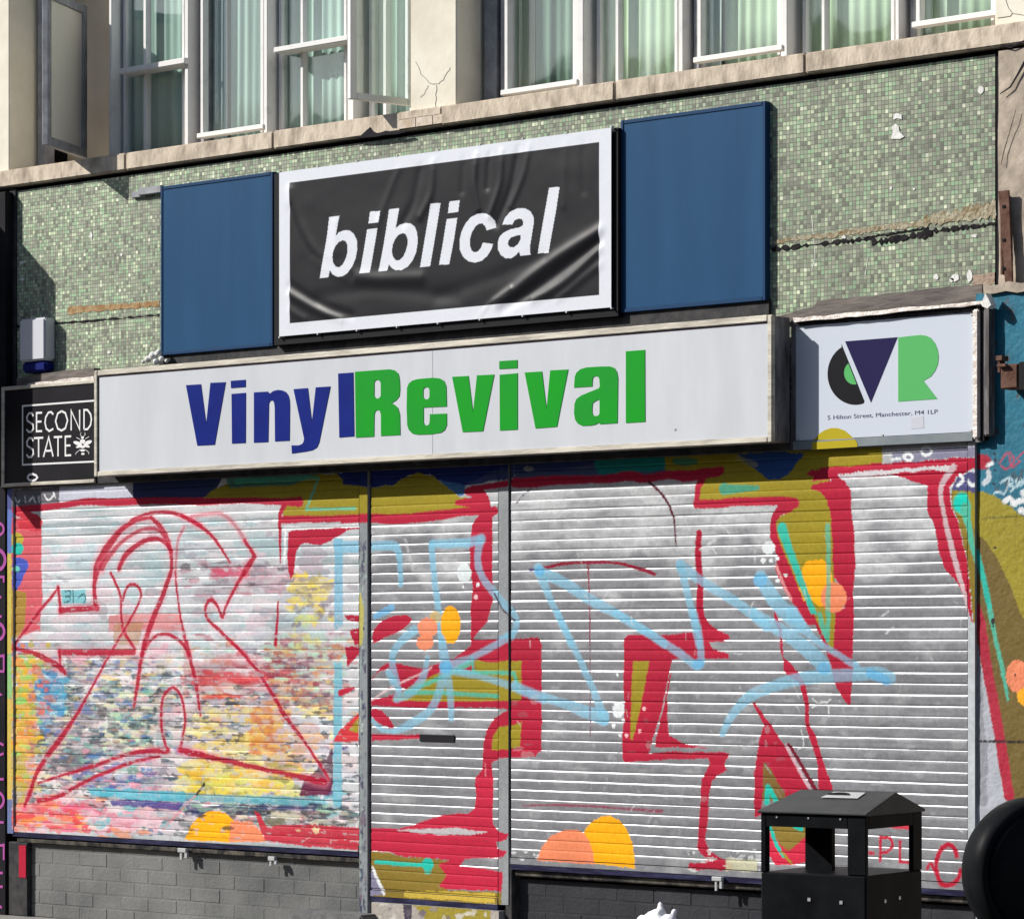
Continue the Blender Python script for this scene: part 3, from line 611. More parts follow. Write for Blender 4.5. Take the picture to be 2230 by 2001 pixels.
P.line(i_, [(570, 580), (1000, 585), (1480, 615)], 34, TQ2, .9); P.line(i_, [(570, 580), (900, 440), (1190, 290)], [30, 40, 50], TQ2, .9); P.line(i_, [(1225, 240), (1235, 370)], 30, TQ2, .9)
P.line(i_, [(1080, 375), (1640, 390), (1668, 495)], [30, 34, 30], TQ2, .9, .004, .002, False)
P.line(i_, [(1355, 1290), (1350, 1600), (1362, 1830)], 14, C(222, 130, 140), .8)
for pts, wd in (([(650, -40), (470, 130), (430, 300), (500, 560)], [100, 95, 95, 90]), ([(920, 60), (955, 300)], [110, 130]), ([(780, 240), (740, 420), (640, 560), (470, 640)], [60, 90, 100, 90]),
                ([(960, 330), (880, 620), (780, 780), (600, 900), (450, 965)], [130, 100, 95, 95, 60]), ([(970, 350), (1010, 640), (1015, 830)], [120, 90, 80]),
                ([(960, 350), (1300, 420), (1560, 500), (1760, 580), (1930, 650)], [100, 60, 76, 86, 90]), ([(980, 310), (1200, 245), (1400, 140), (1620, 20)], [90, 70, 70, 76]),
                ([(390, 380), (440, 480)], 80), ([(235, 860), (330, 950), (450, 970)], [40, 50, 40])):
    P.line(i_, pts, wd, LB, .74, .008)
P.ell(i_, 960, 330, 66, 60, LB2, .8)
P.line(j_, [(-40, 690), (230, 800), (500, 890), (840, 1010)], [86, 90, 100, 160], LB, .74, .008)
# door: lower
P.poly(n_, [(870, 345), (1060, 352), (1200, 325), (1260, 292), (1400, 250), (1600, 240), (1650, 190), (1640, -30), (1770, -30), (1770, 320), (1810, 370), (1890, 390), (1875, 430), (1800, 450), (1800, 500), (1875, 520), (1845, 562), (1570, 572), (1520, 620), (1700, 642), (1845, 662), (1840, 815), (1600, 800), (1400, 792), (1370, 760), (1430, 690), (1370, 640), (1370, 600), (1450, 580), (1100, 552), (1000, 522), (870, 512)], C(196, 34, 66), 1, .005)
P.poly(n_, [(1060, 360), (1300, 352), (1480, 342), (1740, 375), (1600, 395), (1400, 398), (1250, 390)], C(200, 196, 200))
P.poly(n_, [(870, 516), (1000, 526), (1100, 554), (1450, 584), (1370, 612), (1430, 690), (1370, 770), (1450, 802), (1840, 822), (1840, 910), (1110, 870), (870, 850)], C(140, 118, 44), 1, .005)
P.poly(n_, [(1120, 805), (1500, 812), (1790, 830), (1790, 900), (1120, 850)], C(206, 178, 70))
P.poly(n_, [(870, 640), (900, 690), (985, 832), (870, 845)], C(140, 136, 164)); P.line(n_, [(890, 640), (930, 740), (975, 825)], 22, WH)
P.line(n_, [(910, 593), (1080, 608), (1250, 618)], 24, TQ); P.ell(n_, 1290, 612, 44, 46, TQ); P.ell(n_, 1290, 670, 28, 16, TQ, .7)
# --- right shutter
P.poly(d_, [(-40, -80), (2010, -80), (2010, 130), (1200, 150), (900, 160), (760, 180), (400, 190), (-40, 230)], C(70, 84, 120))
P.poly(d_, [(-40, -80), (760, -80), (760, 40), (400, 120), (-40, 130)], C(40, 54, 110), .8)
P.poly(d_, [(760, -80), (1900, -80), (1850, 30), (1400, 110), (1000, 130), (800, 150), (760, 90)], C(20, 130, 124))
P.ell(d_, 100, 95, 50, 28, C(150, 150, 150), .8)
P.poly(e_, [(-140, 90), (2010, 40), (2010, 260), (1500, 330), (1480, 480), (1510, 800), (1545, 1300), (1545, 1830), (1400, 1830), (1200, 1500), (1000, 1050), (940, 850), (980, 770), (1100, 690), (1160, 640), (1100, 590), (180, 600), (240, 370), (400, 310), (-140, 300)], OL, 1, .003)
P.poly(e_, [(560, 130), (1250, 110), (1180, 200), (1130, 280), (1010, 370), (900, 395), (800, 320), (660, 210)], C(40, 78, 140), 1, .01)
P.line(e_, [(580, 170), (760, 240)], 40, C(170, 166, 120), .5)
P.line(e_, [(440, 475), (500, 480), (780, 462)], [90, 70, 36], C(20, 160, 140), .8); P.ell(e_, 60, 205, 130, 40, C(20, 130, 110), .8)
P.line(d_, [(-40, 235), (180, 225), (350, 212), (700, 200), (900, 195), (1100, 165), (1260, 190), (1500, 160), (1650, 175), (1820, 145), (2010, 110)], [76, 84, 76, 60, 66, 76, 66, 60, 76, 70, 60], RED)
P.line(e_, [(-20, 335), (120, 345), (230, 318), (390, 318)], [70, 76, 76, 60], RED)
P.line(e_, [(250, 340), (190, 450), (170, 640)], [60, 56, 46], RED, 1, .004, .002, False)
P.line(e_, [(170, 625), (370, 625), (560, 602), (800, 600), (1000, 595), (1150, 615)], [66, 64, 62, 64, 66, 76], RED)
P.poly(e_, [(980, 640), (1180, 620), (1120, 700), (1010, 745), (960, 800), (965, 900), (1000, 1020), (1060, 1160), (1180, 1440), (1300, 1690), (1360, 1830), (1270, 1830), (1130, 1620), (1010, 1420), (950, 1260), (980, 1160), (900, 960), (895, 850), (920, 730)], RED, 1, .003)
P.line(e_, [(960, 1230), (1040, 1430), (1110, 1570)], 24, C(228, 160, 160), .8)
P.poly(f_, [(-1290, 330), (-1180, 300), (-600, 270), (0, 268), (400, 240), (850, 208), (1300, 170), (1530, 165), (1640, 178), (1655, 230), (1560, 270), (1450, 300), (1330, 370), (1270, 460), (1280, 650), (1350, 800), (1420, 1100), (1480, 1400), (1515, 1840), (1470, 1700), (1400, 1500), (1330, 1380), (1230, 1290), (1160, 1100), (1120, 850), (1040, 700), (1050, 450), (900, 400), (750, 350), (690, 330), (400, 362), (150, 372), (-100, 400)][3:], RED, 1, .003)
P.poly(e_, [(1265, 330), (1320, 290), (1500, 262), (1700, 250), (2010, 212), (2010, 300), (1560, 352), (1640, 400), (1700, 490), (1700, 700), (1730, 900), (1742, 1200), (1722, 1500), (1728, 1830), (1556, 1830), (1540, 1700), (1640, 1650), (1660, 1560), (1600, 1430), (1532, 1350), (1512, 900), (1490, 700), (1462, 580), (1400, 512), (1298, 470), (1320, 430), (1500, 395), (1500, 378), (1280, 352)], RED, 1, .003)
P.poly(f_, [(160, 340), (400, 298), (700, 285), (1060, 255), (1240, 240), (1360, 250), (1250, 300), (1080, 285), (900, 305), (700, 325), (400, 358), (190, 378)], C(214, 210, 214), 1, .003)
P.line(f_, [(1310, 262), (1200, 400), (1180, 540), (1215, 760), (1270, 980), (1330, 1230), (1420, 1520), (1440, 1660)], [50, 46, 36, 34, 44, 44, 30, 20], C(204, 180, 186), .95)
P.poly(f_, [(1290, 480), (1420, 500), (1560, 520), (1560, 1840), (1520, 1800), (1480, 1400), (1425, 1080), (1350, 790), (1285, 650)], C(140, 120, 44), 1, .003)
P.poly(f_, [(1300, 470), (1460, 500), (1560, 540), (1560, 900), (1440, 780), (1330, 720)], OL)
P.poly(f_, [(1340, 370), (1450, 310), (1560, 310), (1560, 520), (1420, 500), (1285, 480)], C(80, 80, 128))
P.line(f_, [(1350, 440), (1400, 390), (1370, 340)], 26, WH); P.line(f_, [(1460, 400), (1500, 440), (1560, 430)], 28, WH)
P.line(f_, [(1390, 620), (1420, 660)], [150, 120], C(16, 206, 186), 1, .012); P.line(f_, [(1430, 680), (1470, 880), (1530, 1120), (1600, 1380), (1690, 1830)], [100, 56, 40, 44, 40], TQ2, 1)
P.poly(f_, [(700, 120), (1000, 100), (1560, 60), (1560, 160), (1300, 165), (900, 205), (700, 215)], C(138, 136, 160), 1, .004)
P.line(f_, [(985, 105), (1010, 70), (1060, 68), (1090, 105), (1060, 140), (1010, 140), (985, 105)], 20, WH); P.line(f_, [(810, 160), (850, 125), (900, 160), (860, 195), (815, 170)], 22, WH); P.line(f_, [(700, 185), (780, 180)], 20, WH)
P.poly(e_, [(1260, 1190), (1440, 1190), (1510, 1320), (1510, 1560), (1400, 1640), (1330, 1590), (1220, 1470), (1210, 1300)], ORA, 1, .002, True)
P.ell(e_, 1530, 1550, 128, 150, PEA)
P.poly(e_, [(1175, 1440), (1250, 1470), (1300, 1600), (1230, 1580)], C(226, 176, 40), .8)
P.line(e_, [(1020, 870), (1075, 1040), (1180, 1320), (1290, 1600), (1380, 1830)], [90, 70, 56, 50, 50], TQ, .92); P.line(e_, [(1470, 840), (1478, 1200), (1470, 1830)], [40, 40, 44], TQ2, .75)
P.poly(k_, [(1300, -10), (1550, -10), (1535, 450), (1500, 400), (1400, 200)], OL); P.line(k_, [(1390, -10), (1450, 240)], [40, 50], TQ2, .9); P.line(k_, [(1480, -10), (1460, 250)], [40, 44], TQ2, .9)
P.poly(k_, [(1548, -10), (1728, -10), (1718, 430), (1722, 530), (1700, 872), (1670, 888), (1560, 720), (1480, 440), (1400, 210), (1280, -10), (1330, -10), (1420, 180), (1520, 400)], RED, 1, .003)
for x, y, r in ((885, 1060, 64), (835, 1185, 27), (910, 1185, 20), (972, 1165, 20), (1055, 1330, 18), (975, 1385, 20)): P.ell(e_, x, y, r, r * 1.05, C(232, 238, 240))
# thin lines and T shape
P.line(d_, [(255, 1075), (450, 1036), (700, 1022), (1000, 1030), (1150, 1068), (1350, 1135)], [26, 26, 24, 24, 26, 30], C(140, 12, 46)); P.line(d_, [(110, 1095), (200, 1095)], 18, C(70, 60, 120))
P.line(d_, [(685, 1010), (705, 1400), (710, 1830)], [20, 14, 12], C(140, 30, 60), .85); P.line(j_, [(710, 0), (712, 1200)], 10, C(110, 50, 66), .8)
P.line(d_, [(1290, 215), (1440, 370), (1530, 560), (1565, 860)], [20, 22, 18, 10], C(90, 14, 40)); P.line(d_, [(-20, 440), (40, 360), (130, 285)], 10, C(90, 80, 90))
P.line(d_, [(1790, 735), (1780, 960), (1800, 1250), (1800, 1500), (1850, 1640), (2010, 1770)], [56, 60, 62, 68, 70, 60], C(176, 10, 50), 1, .004)
# L shape
P.poly(j_, [(1050, 235), (1100, 190), (1500, 186), (1760, 160), (1850, 100), (1990, 160), (2085, 190), (2095, 220), (2050, 240), (1890, 272), (1930, 335), (2090, 378), (2085, 425), (1522, 430), (1490, 600), (1430, 900), (1370, 1110), (1320, 1260), (1290, 1370), (1500, 1345), (2060, 1350), (2090, 1372), (2040, 1460), (2070, 1530), (1960, 1590), (1892, 1690), (1880, 1830), (1810, 1830), (1815, 1680), (1845, 1560), (1900, 1460), (1880, 1410), (1400, 1432), (1250, 1445), (1060, 1452), (1028, 1420), (1030, 1200), (1052, 900), (1040, 700)], RED, 1, .003)
P.poly(j_, [(1525, 565), (1475, 800), (1480, 1000), (1490, 1190), (1660, 1270), (1900, 1308), (1600, 1305), (1400, 1310), (1350, 1300), (1372, 1180), (1440, 900), (1500, 600)], RED, 1, .003)
P.poly(j_, [(1140, 455), (1300, 452), (1252, 700), (1205, 950), (1130, 1235), (1108, 1230), (1122, 700)], OL, 1, .002)
P.ell(j_, 990, 930, 60, 82, C(232, 238, 240)); P.ell(j_, 945, 1090, 22, 26, WH); P.ell(j_, 1008, 1188, 16, 22, WH); P.ell(j_, 1040, 1040, 18, 20, WH); P.ell(j_, 980, 585, 14, 16, WH)
for x, y in ((1072, 1185), (1200, 1145), (1245, 925)): P.ell(j_, x, y, 17, 20, C(244, 190, 196))
P.poly(o_, [(1515, -20), (1600, -20), (1572, 100), (1562, 300), (1547, 430), (1580, 520), (1640, 560), (1745, 600), (1742, 655), (1420, 652), (1420, 605), (1530, 600), (1560, 585), (1510, 530), (1488, 480), (1500, 300)], RED)
P.line(o_, [(200, 182), (500, 175), (900, 200), (1225, 222)], [8, 16, 14, 20], C(140, 60, 80), .9)
# A shape and the thin long one
P.poly(k_, [(728, 862), (745, 850), (840, 985), (912, 1080), (980, 1200), (1100, 1380), (1290, 1730), (1050, 1800), (760, 1840), (755, 1500), (780, 1300), (805, 1180), (838, 1085), (780, 970)], RED, 1, .003)
P.poly(k_, [(832, 1455), (900, 1520), (970, 1640), (1050, 1760), (1040, 1840), (830, 1840)], C(128, 100, 50)); P.line(k_, [(880, 1700), (870, 1850)], 46, TQ); P.line(k_, [(890, 1710), (960, 1830)], 44, TQ)
P.line(k_, [(1060, 1290), (1120, 1410), (1310, 1740)], 26, C(214, 180, 190), .9); P.line(k_, [(1080, 1272), (1160, 1400), (1360, 1740)], [26, 30, 34], C(120, 10, 40))
P.poly(k_, [(940, -60), (960, -10), (1010, 130), (1028, 400), (1110, 480), (1192, 580), (1245, 680), (1275, 800), (1290, 1090), (1360, 1200), (1422, 1450), (1525, 1700), (1515, 1780), (1380, 1730), (1370, 1500), (1310, 1250), (1250, 1100), (1238, 850), (1180, 660), (1085, 600), (1030, 545), (1040, 450), (1000, 350), (985, 150), (935, 30)], RED, 1, .003)
# right shutter: light blue
for reg, pts, wd in ((d_, [(200, 1095), (345, 1450), (520, 1830)], [130, 76, 76]), (j_, [(390, -20), (600, 420), (740, 730), (850, 1030)], [76, 76, 80, 110]),
                     (d_, [(210, 1110), (430, 1210), (700, 1380), (1100, 1600), (1450, 1830)], [110, 110, 110, 80, 86]), (j_, [(960, -20), (1400, 240), (1780, 505)], [80, 84, 84]),
                     (d_, [(1600, 1040), (1680, 1350), (1790, 1830)], [90, 84, 84]), (j_, [(1740, -20), (1795, 200), (1815, 460)], [84, 76, 84]),
                     (e_, [(20, 1240), (240, 1400), (600, 1620), (860, 1830)], [120, 90, 100, 110]), (k_, [(740, -20), (1050, 180), (1300, 360), (1440, 520)], [110, 130, 150, 150]),
                     (e_, [(810, 1360), (950, 1580), (1180, 1830)], [150, 160, 150]), (k_, [(1120, -20), (1330, 230), (1560, 380), (1760, 500)], [150, 70, 60, 70]),
                     (k_, [(2100, 620), (1960, 570), (1700, 590), (1300, 610), (1000, 680), (720, 790), (540, 960), (430, 1165)], [110, 130, 120, 120, 110, 110, 90, 70])):
    P.line(reg, pts, wd, LB, .74, .008)
P.ell(k_, 1430, 520, 66, 60, LB2, .6); P.ell(j_, 1780, 480, 60, 50, LB2, .6); P.ell(e_, 800, 1380, 70, 70, LB2, .6); P.line(l_, [(480, 570), (640, 640)], 90, LB2, .8); P.ell(d_, 210, 1110, 50, 50, LB2, .7)
for _ in range(70):
    x = random.uniform(1120, 2100); y = random.uniform(1150, 1850); L_ = random.uniform(6, 34); an = random.choice([1.5, 1.6, 2.2, 1.2, .2, 2.0]) + random.uniform(-.3, .3)
    P.line(px_, [(x, y), (x + L_ * .5 * math.cos(an) + random.uniform(-2, 2), y - L_ * .5 * math.sin(an)), (x + L_ * math.cos(an), y - L_ * math.sin(an))], random.uniform(.8, 2.2), C(214, 218, 220), random.uniform(.25, .7), .004)
for pts in ([(1525, 1196), (1560, 1176)], [(1545, 1184), (1562, 1205)], [(1770, 1520), (1790, 1535), (1810, 1522)], [(1768, 1540), (1800, 1528), (1806, 1560)], [(1745, 1590), (1752, 1620), (1738, 1630)], [(1915, 1345), (1935, 1332)], [(1930, 1380), (1946, 1366)]): P.line(px_, pts, 2.6, C(222, 226, 226), .8, .004)
P.dabs(1118, 1852, 1240, 1876, [C(232, 234, 234)], 30, 6, 18, 2, 5, 1); P.dabs(1500, 1850, 1660, 1896, [C(232, 234, 234), C(214, 216, 214)], 60, 6, 22, 2, 6, 1)
P.dabs(1120, 1500, 2100, 1900, [C(188, 190, 194), C(120, 122, 128)], 260, 6, 30, 3, 14, .35)
# suns at the foot
P.poly(o_, [(305, 585), (335, 490), (400, 410), (480, 366), (600, 358), (690, 400), (735, 500), (735, 612)], PEA, 1, .001); P.poly(o_, [(648, 375), (700, 305), (780, 262), (850, 255), (920, 290), (970, 360), (1010, 460), (1032, 640), (728, 608), (718, 520), (690, 440)], ORA, 1, .001)
P.poly(q_, [(-60, 600), (160, 620), (160, 700), (-60, 690)], C(206, 204, 170), .8)
P.poly(q_, [(140, -10), (200, -10), (195, 300), (140, 330)], RED)
P.poly(q_, [(200, 300), (540, 300), (550, 620), (400, 655), (290, 655), (225, 560), (195, 420)], C(206, 40, 70), 1, .003); P.poly(q_, [(235, 300), (545, 300), (530, 430), (380, 552), (330, 520), (270, 430)], C(140, 118, 50))
P.line(q_, [(250, 380), (290, 500), (345, 590)], 22, TQ); P.line(q_, [(420, 380), (470, 400)], 24, TQ); P.line(q_, [(330, 560), (400, 640)], 14, OL)
P.line(q_, [(1100, 370), (1240, 380)], 34, C(200, 50, 70)); P.line(q_, [(945, 570), (975, 572)], 16, C(190, 30, 60)); P.line(q_, [(1020, 628), (1025, 460)], 16, C(190, 30, 60)); P.line(q_, [(1025, 460), (1090, 470), (1105, 520), (1070, 560), (1025, 565)], 16, C(190, 30, 60))
P.line(q_, [(1160, 485), (1162, 630), (1250, 640)], 16, C(190, 30, 60), 1, .004, .002, False); P.line(q_, [(1350, 680), (1375, 640), (1400, 690)], 16, C(190, 30, 60))
P.line(q_, [(1560, 590), (1540, 530), (1500, 510), (1450, 540), (1415, 620), (1415, 700), (1445, 770), (1500, 792), (1560, 760), (1585, 690)], 26, C(190, 24, 56))
# right wall
PW = Paint()
PW.poly(f_, [(1500, 505), (1600, 510), (1720, 550), (1850, 640), (1960, 730), (2300, 960), (2300, 4000), (1500, 4000)], C(160, 146, 36), 1, .003)
PW.poly(f_, [(1500, 880), (1560, 930), (1640, 1000), (1750, 1200), (1870, 1450), (1960, 1700), (2060, 1900), (2060, 4200), (1500, 4200)], C(116, 96, 40), 1, .003)
PW.poly(l_, [(1500, 100), (1540, 300), (1600, 600), (1700, 1100), (1800, 1500), (1840, 1900), (1900, 3200), (1500, 3200)], C(184, 188, 198), 1, .003)
PW.poly(l_, [(1500, 300), (1560, 300), (1600, 900), (1640, 1500), (1620, 1900), (1500, 1900)], C(140, 142, 150), .7, .01)
PW.line(f_, [(1500, 205), (1600, 205), (1640, 215)], [110, 100, 60], RED); PW.line(f_, [(1600, 420), (1650, 370), (1640, 300)], [40, 44, 30], C(206, 214, 222)); PW.line(f_, [(1640, 240), (1680, 220)], 34, WH)
PW.line(l_, [(1520, -60), (1570, 100), (1600, 300), (1650, 620), (1740, 1100), (1850, 1780)], [90, 84, 80, 82, 84, 84], RED)
PW.line(f_, [(1530, 1100), (1600, 1380), (1690, 1800)], [50, 46, 40], TQ); PW.line(l_, [(1665, -40), (1720, 250), (1790, 560), (1840, 840)], [40, 34, 36, 20], TQ2)
PW.ell(l_, 1935, 600, 115, 160, PEA); PW.ell(l_, 2060, 800, 130, 110, ORA); PW.ell(l_, 1905, 590, 12, 14, C(90, 50, 40)); PW.ell(f_, 1715, 1052, 16, 14, C(60, 50, 20)); PW.ell(l_, 1695, 60, 20, 46, C(20, 20, 20))
for x, y in ((1705, 130), (1712, 190), (1715, 285), (1700, 430)): PW.ell(f_, x, y, 15, 15, C(20, 40, 60))
for q in ([(1760, 220), (1840, 120), (1900, 200), (1820, 280), (1770, 240)], [(1850, 150), (1880, 260), (1960, 200)], [(1930, 180), (2000, 110), (2010, 180)]): PW.line(f_, q, 13, C(196, 70, 100), .9)
for q in ([(1700, 520), (1740, 500), (1800, 520), (1840, 440), (1850, 380)], [(1770, 420), (1850, 360), (1890, 410), (1850, 440), (1900, 460), (1870, 500)], [(1920, 380), (1925, 460), (1950, 400), (1960, 450)], [(1970, 370), (1980, 430), (2010, 360)]): PW.line(f_, q, 14, C(196, 222, 232), .95)
PW.line(f_, [(1800, 600), (1860, 575), (1900, 630), (1950, 600), (2060, 600)], [34, 44, 40, 40, 40], WH); PW.line(f_, [(1960, 690), (2060, 720), (2160, 720)], [40, 60, 60], WH)
PW.line(f_, [(1990, 520), (2080, 470)], 50, WH)
PW.line(f_, [(1590, 770), (1790, 755), (2100, 740)], 8, C(90, 84, 24)); PW.line(l_, [(1560, 1245), (1760, 1248), (2200, 1250)], [10, 16, 16], C(26, 16, 20))

def shutter_base(kind):
    def f(x, z):
        n = len(x); rgba = np.zeros((n, 4))
        sm = fbm(x * 5, z * 7, 21, 5); fine = fbm(x * 26, z * 60, 5, 4); st = fbm(x * 2.2, z * 26, 44, 4)
        patch = fbm(x * 7 + 9, z * 11, 77, 3)
        if kind == 'left':
            base = np.array(C(212, 214, 218))[None] * (0.78 + .30 * sm)[:, None]
            tint = np.clip((st - .52) * 5, 0, 1)[:, None]; base = base * (1 - .75 * tint) + np.array(C(150, 166, 170))[None] * .75 * tint
            rgba[:, :3] = base; rgba[:, 3] = .62
        else:
            g1 = np.array(C(160, 161, 166)); g2 = np.array(C(196, 198, 201))
            # worn whitewash hangs over the upper part of the curtain
            up = np.clip((z - 1.80 + .5 * (sm - .5)) / .22, 0, 1)
            m = np.clip(up * (.75 + .4 * patch) + (patch - .60) * 1.6, 0, 1)
            col = g1[None] * (1 - m[:, None]) + g2[None] * m[:, None]
            col = col * (0.74 + .34 * fine + .24 * (sm - .5))[:, None]
            rgba[:, :3] = col; rgba[:, 3] = .2 + .45 * m
        P.apply(x, z, rgba)
        dens = .86 + .30 * fbm(x * 3.1, z * 3.7, 140, 4) * (.7 + .6 * fbm(x * 24, z * 30, 141, 3))
        rgba[:, :3] *= dens[:, None]
        # paint that has flaked here and there
        if kind == 'left':
            fl = (fbm(x * 20, z * 60, 91, 4) > .70) & (z < 1.75)
            rgba[fl, :3] = rgba[fl, :3] * .45 + np.array(C(186, 186, 190)) * .55
        return rgba
    return f
PITCH = .0477; PHASE = 1.615 + .006
U = [0, .015, .035, .06, .085, .105, .18, .27, .36, .46, .56, .66, .76, .86, .95]
YO = [.0006, .0000, -.0005, -.0011, -.0016, -.0020, -.0024, -.0027, -.0030, -.0030, -.0030, -.0030, -.0029, -.0028, -.0026]
def slat_rows(z0, z1):
    k0 = math.floor((PHASE - z1) / PITCH) - 1; zs = []; ys = []
    k = k0
    while True:
        top = PHASE - k * PITCH
        if top < z0 - PITCH: break
        for u, y in zip(U, YO):
            z = top - u * PITCH
            if z0 <= z <= z1: zs.append(z); ys.append(y)
        k += 1
    return np.array(zs), np.array(ys)
def make_shutter(label, xL, xR, yT, yB, ref, kind, dx=.0052):
    X0, X1 = W(xL, 0).x, W(xR, 0).x; ZB = W(ref, yB).z; ZT = W(ref, yT).z
    t = empty('roller_shutter', ((X0 + X1) / 2, 0, ZB), label, 'roller shutter', 'graffitied roller shutters under the shop signs')
    zs, ys = slat_rows(ZB + .03, ZT); ymap = dict(zip(zs.tolist(), ys.tolist()))
    xs = np.linspace(X0, X1, int((X1 - X0) / dx))
    slatid = np.round((PHASE - zs) / PITCH - .5)
    jit = {k: random.uniform(-.0012, .0012) for k in set(slatid.tolist())}
    yr = ys + np.array([jit[k] for k in slatid.tolist()])
    tilt = np.array([(((PHASE - z) / PITCH) % 1 - .5) * {k: random.uniform(-.0009, .0009) for k in [0]}[0] for z in zs.tolist()])
    def yf(XX, ZZ): return yr[:, None] + tilt[:, None] + .0006 * (vnoise(XX * 1.3, ZZ / PITCH, 90) - .5) * (((PHASE - ZZ) / PITCH) % 1 - .5) * 4 + .0012 * np.sin(XX * 2.1 + 1) + .0009 * (vnoise(XX * 3, ZZ * 22, 6) - .5)
    grid_mesh('curtain', xs, zs, yf, shutter_base(kind), M['shutter'], t)
    # bottom rail, painted like the curtain
    zr = np.linspace(ZB, ZB + .0295, 8)
    grid_mesh('bottom_rail', xs, zr, lambda XX, ZZ: -.008 + 0 * XX, shutter_base(kind), M['shutter'], t)
    b = MB().box(X0, X1, -.0075, .012, ZB + .001, ZB + .029); b.build('rail_core', M['grey_frame'], t)
    b = MB().box(X0, X1, -.006, .03, ZB - .026, ZB - .0005); b.build('rubber_seal', M['seal'], t)
    return t, X0, X1, ZB, ZT

# ================================================================== BUILD
# ---- ground
def struct(name, mb, mat, **k):
    return tag(mb.build(name, mat, **k), kind='structure')
struct('pavement', MB().box(-40, 30, -2.3, 9, -.3, 0), M['pave'])
struct('kerb', MB().box(-40, 30, -2.45, -2.302, -.3, .004), M['conc'], bevel=.01)
struct('road', MB().box(-40, 30, -9.6, -2.452, -.4, -.12), M['asphalt'])
struct('opposite_pavement', MB().box(-40, 30, -16, -9.602, -.3, -.01), M['pave'])
struct('ground', MB().add([(-400, -400, -.45), (400, -400, -.45), (400, 400, -.45), (-400, 400, -.45)], [(0, 1, 2, 3)]), M['asphalt'])

# the other side of the street, mostly behind the camera: unseen, added for glass and gloss reflections and to cut low sky
ob = empty('opposite_building', (-18, -15, 0), 'unseen red brick terrace added across the street, behind the viewpoint', 'building')
MOB = pmat('opposite_brick', (.16, .085, .06), .9, c2=(.11, .06, .05), scale=5, bump=.003)
mb = MB(); mb.box(-52, 14, -22, -14.6, -.009, 7.2); mb.build('wall', MOB, ob)
mb = MB(); mb.box(-52.2, 14.2, -14.75, -14.3, 7.201, 7.5); mb.build('cornice', pmat('pale_stone', (.42, .38, .32), .9), ob)
mw = pmat('opposite_window', (.03, .035, .04), .1, spec=.5)
for k in range(-16, 5):
    for zz in (1.0, 4.6):
        b = MB(); b.box(k * 3.1 - .7, k * 3.1 + .7, -14.62, -14.56, zz, zz + 1.9); b.build('window', mw, ob)
        b = MB(); b.box(k * 3.1 - .85, k * 3.1 + .85, -14.64, -14.5, zz - .16, zz - .002); b.build('window_sill', M['stone'], ob)

YM = .05; YG = YM + .20
XL, XR = W(20, 0).x, W(2126, 0).x
bld = empty('shop_building', ((XL + XR) / 2, YM, 0), 'two storey shop front with green mosaic band, stone sill and cream upper pilasters', 'building')
zsT = W(0, 373, YM - .04).z; zsB = W(0, 409, YM - .04).z
XLL = W(-300, 0, YM).x; XRR = W(2480, 0, YM).x; XME = W(2170, 0, YM).x; ZUP = 5.95
# mosaic band with the sill above
mb = MB().box(W(32, 0, YM).x, XME, YM, YM + .25, 2.36, zsB - .024); mb.build('mosaic_wall', M['mosaic'], bld)
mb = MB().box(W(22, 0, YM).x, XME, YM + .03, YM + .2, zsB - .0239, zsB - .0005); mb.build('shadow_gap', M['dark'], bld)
# sill stones with joints
xs = [XLL] + [W(p, 0, YM - .04).x for p in (272, 593, 960, 1338, 1752)] + [XRR]
mb = MB()
for i in range(len(xs) - 1):
    mb.box(xs[i] + .003, xs[i + 1] - .003, YM - .04 + random.uniform(-.003, .003), YG + .1, zsB, zsT + random.uniform(-.002, .002))
me_s = mb.build('stone_sill', M['stone'], bld, bevel=.006, seg=2)
# broken sill lumps near the middle pilaster
mb = MB()
for x0, x1 in ((868, 905), (905, 942), (942, 990)):
    boxpx(mb, x0, x1, 252, 274, YM - .0412, YM - .036, ref=930)
mb.each('sill_patch', M['patch'], bld, bevel=.003, seg=2)
mb = MB(); prism(mb, [(765, 300), (785, 296), (797, 285), (806, 277), (812, 286), (822, 291), (840, 285), (862, 288), (880, 286), (884, 288), (862, 293), (840, 294), (820, 298), (790, 300)], YM - .0405, YM - .03); mb.build('sill_fracture', M['dark'], bld)
mb = MB(); boxpx(mb, 20, 34, 412, 1075, YM - .012, YM + .05); mb.build('edge_trim', M['charcoal'], bld, bevel=.003)
# pilasters
def pilaster(x0, x1, right_end=None):
    mb = MB(); mb.box(W(x0, 0, YM).x, W(x1, 0, YM).x, YM, YG + .12, zsT, ZUP); return mb.build('pilaster', M['cream'], bld, bevel=.006)
pilaster(-300, 20); p2 = pilaster(893, 994); p3 = pilaster(2166, 2480)
mb = MB()
def jl(P_, k=5, a=1.6):
    out = [P_[0]]
    for p, q in zip(P_[:-1], P_[1:]):
        for i in range(1, k + 1): out.append((p[0] + (q[0] - p[0]) * i / k + random.uniform(-a, a), p[1] + (q[1] - p[1]) * i / k + random.uniform(-a, a)))
    return out
for q_, (pts, wd) in enumerate((([(905, 135), (918, 162), (938, 183), (950, 184)], .0018), ([(952, 184), (968, 172), (980, 148)], .0016), ([(950, 186), (949, 210), (949, 250)], .0018), ([(932, 186), (925, 205), (915, 212)], .0012))):
    ribbon(mb, jl(pts), wd, YM - .001 - .0003 * q_, .0008)
mb.each('crack', M['crack'], p2)
mb = MB()
ribbon(mb, [(2190, 0), (2196, 18), (2205, 30), (2230, 34)], .0018, YM - .0012, .0008); ribbon(mb, [(2172, 40), (2200, 36), (2204, 30)], .0018, YM - .0018, .0008)
mb.each('crack', M['crack'], p3)
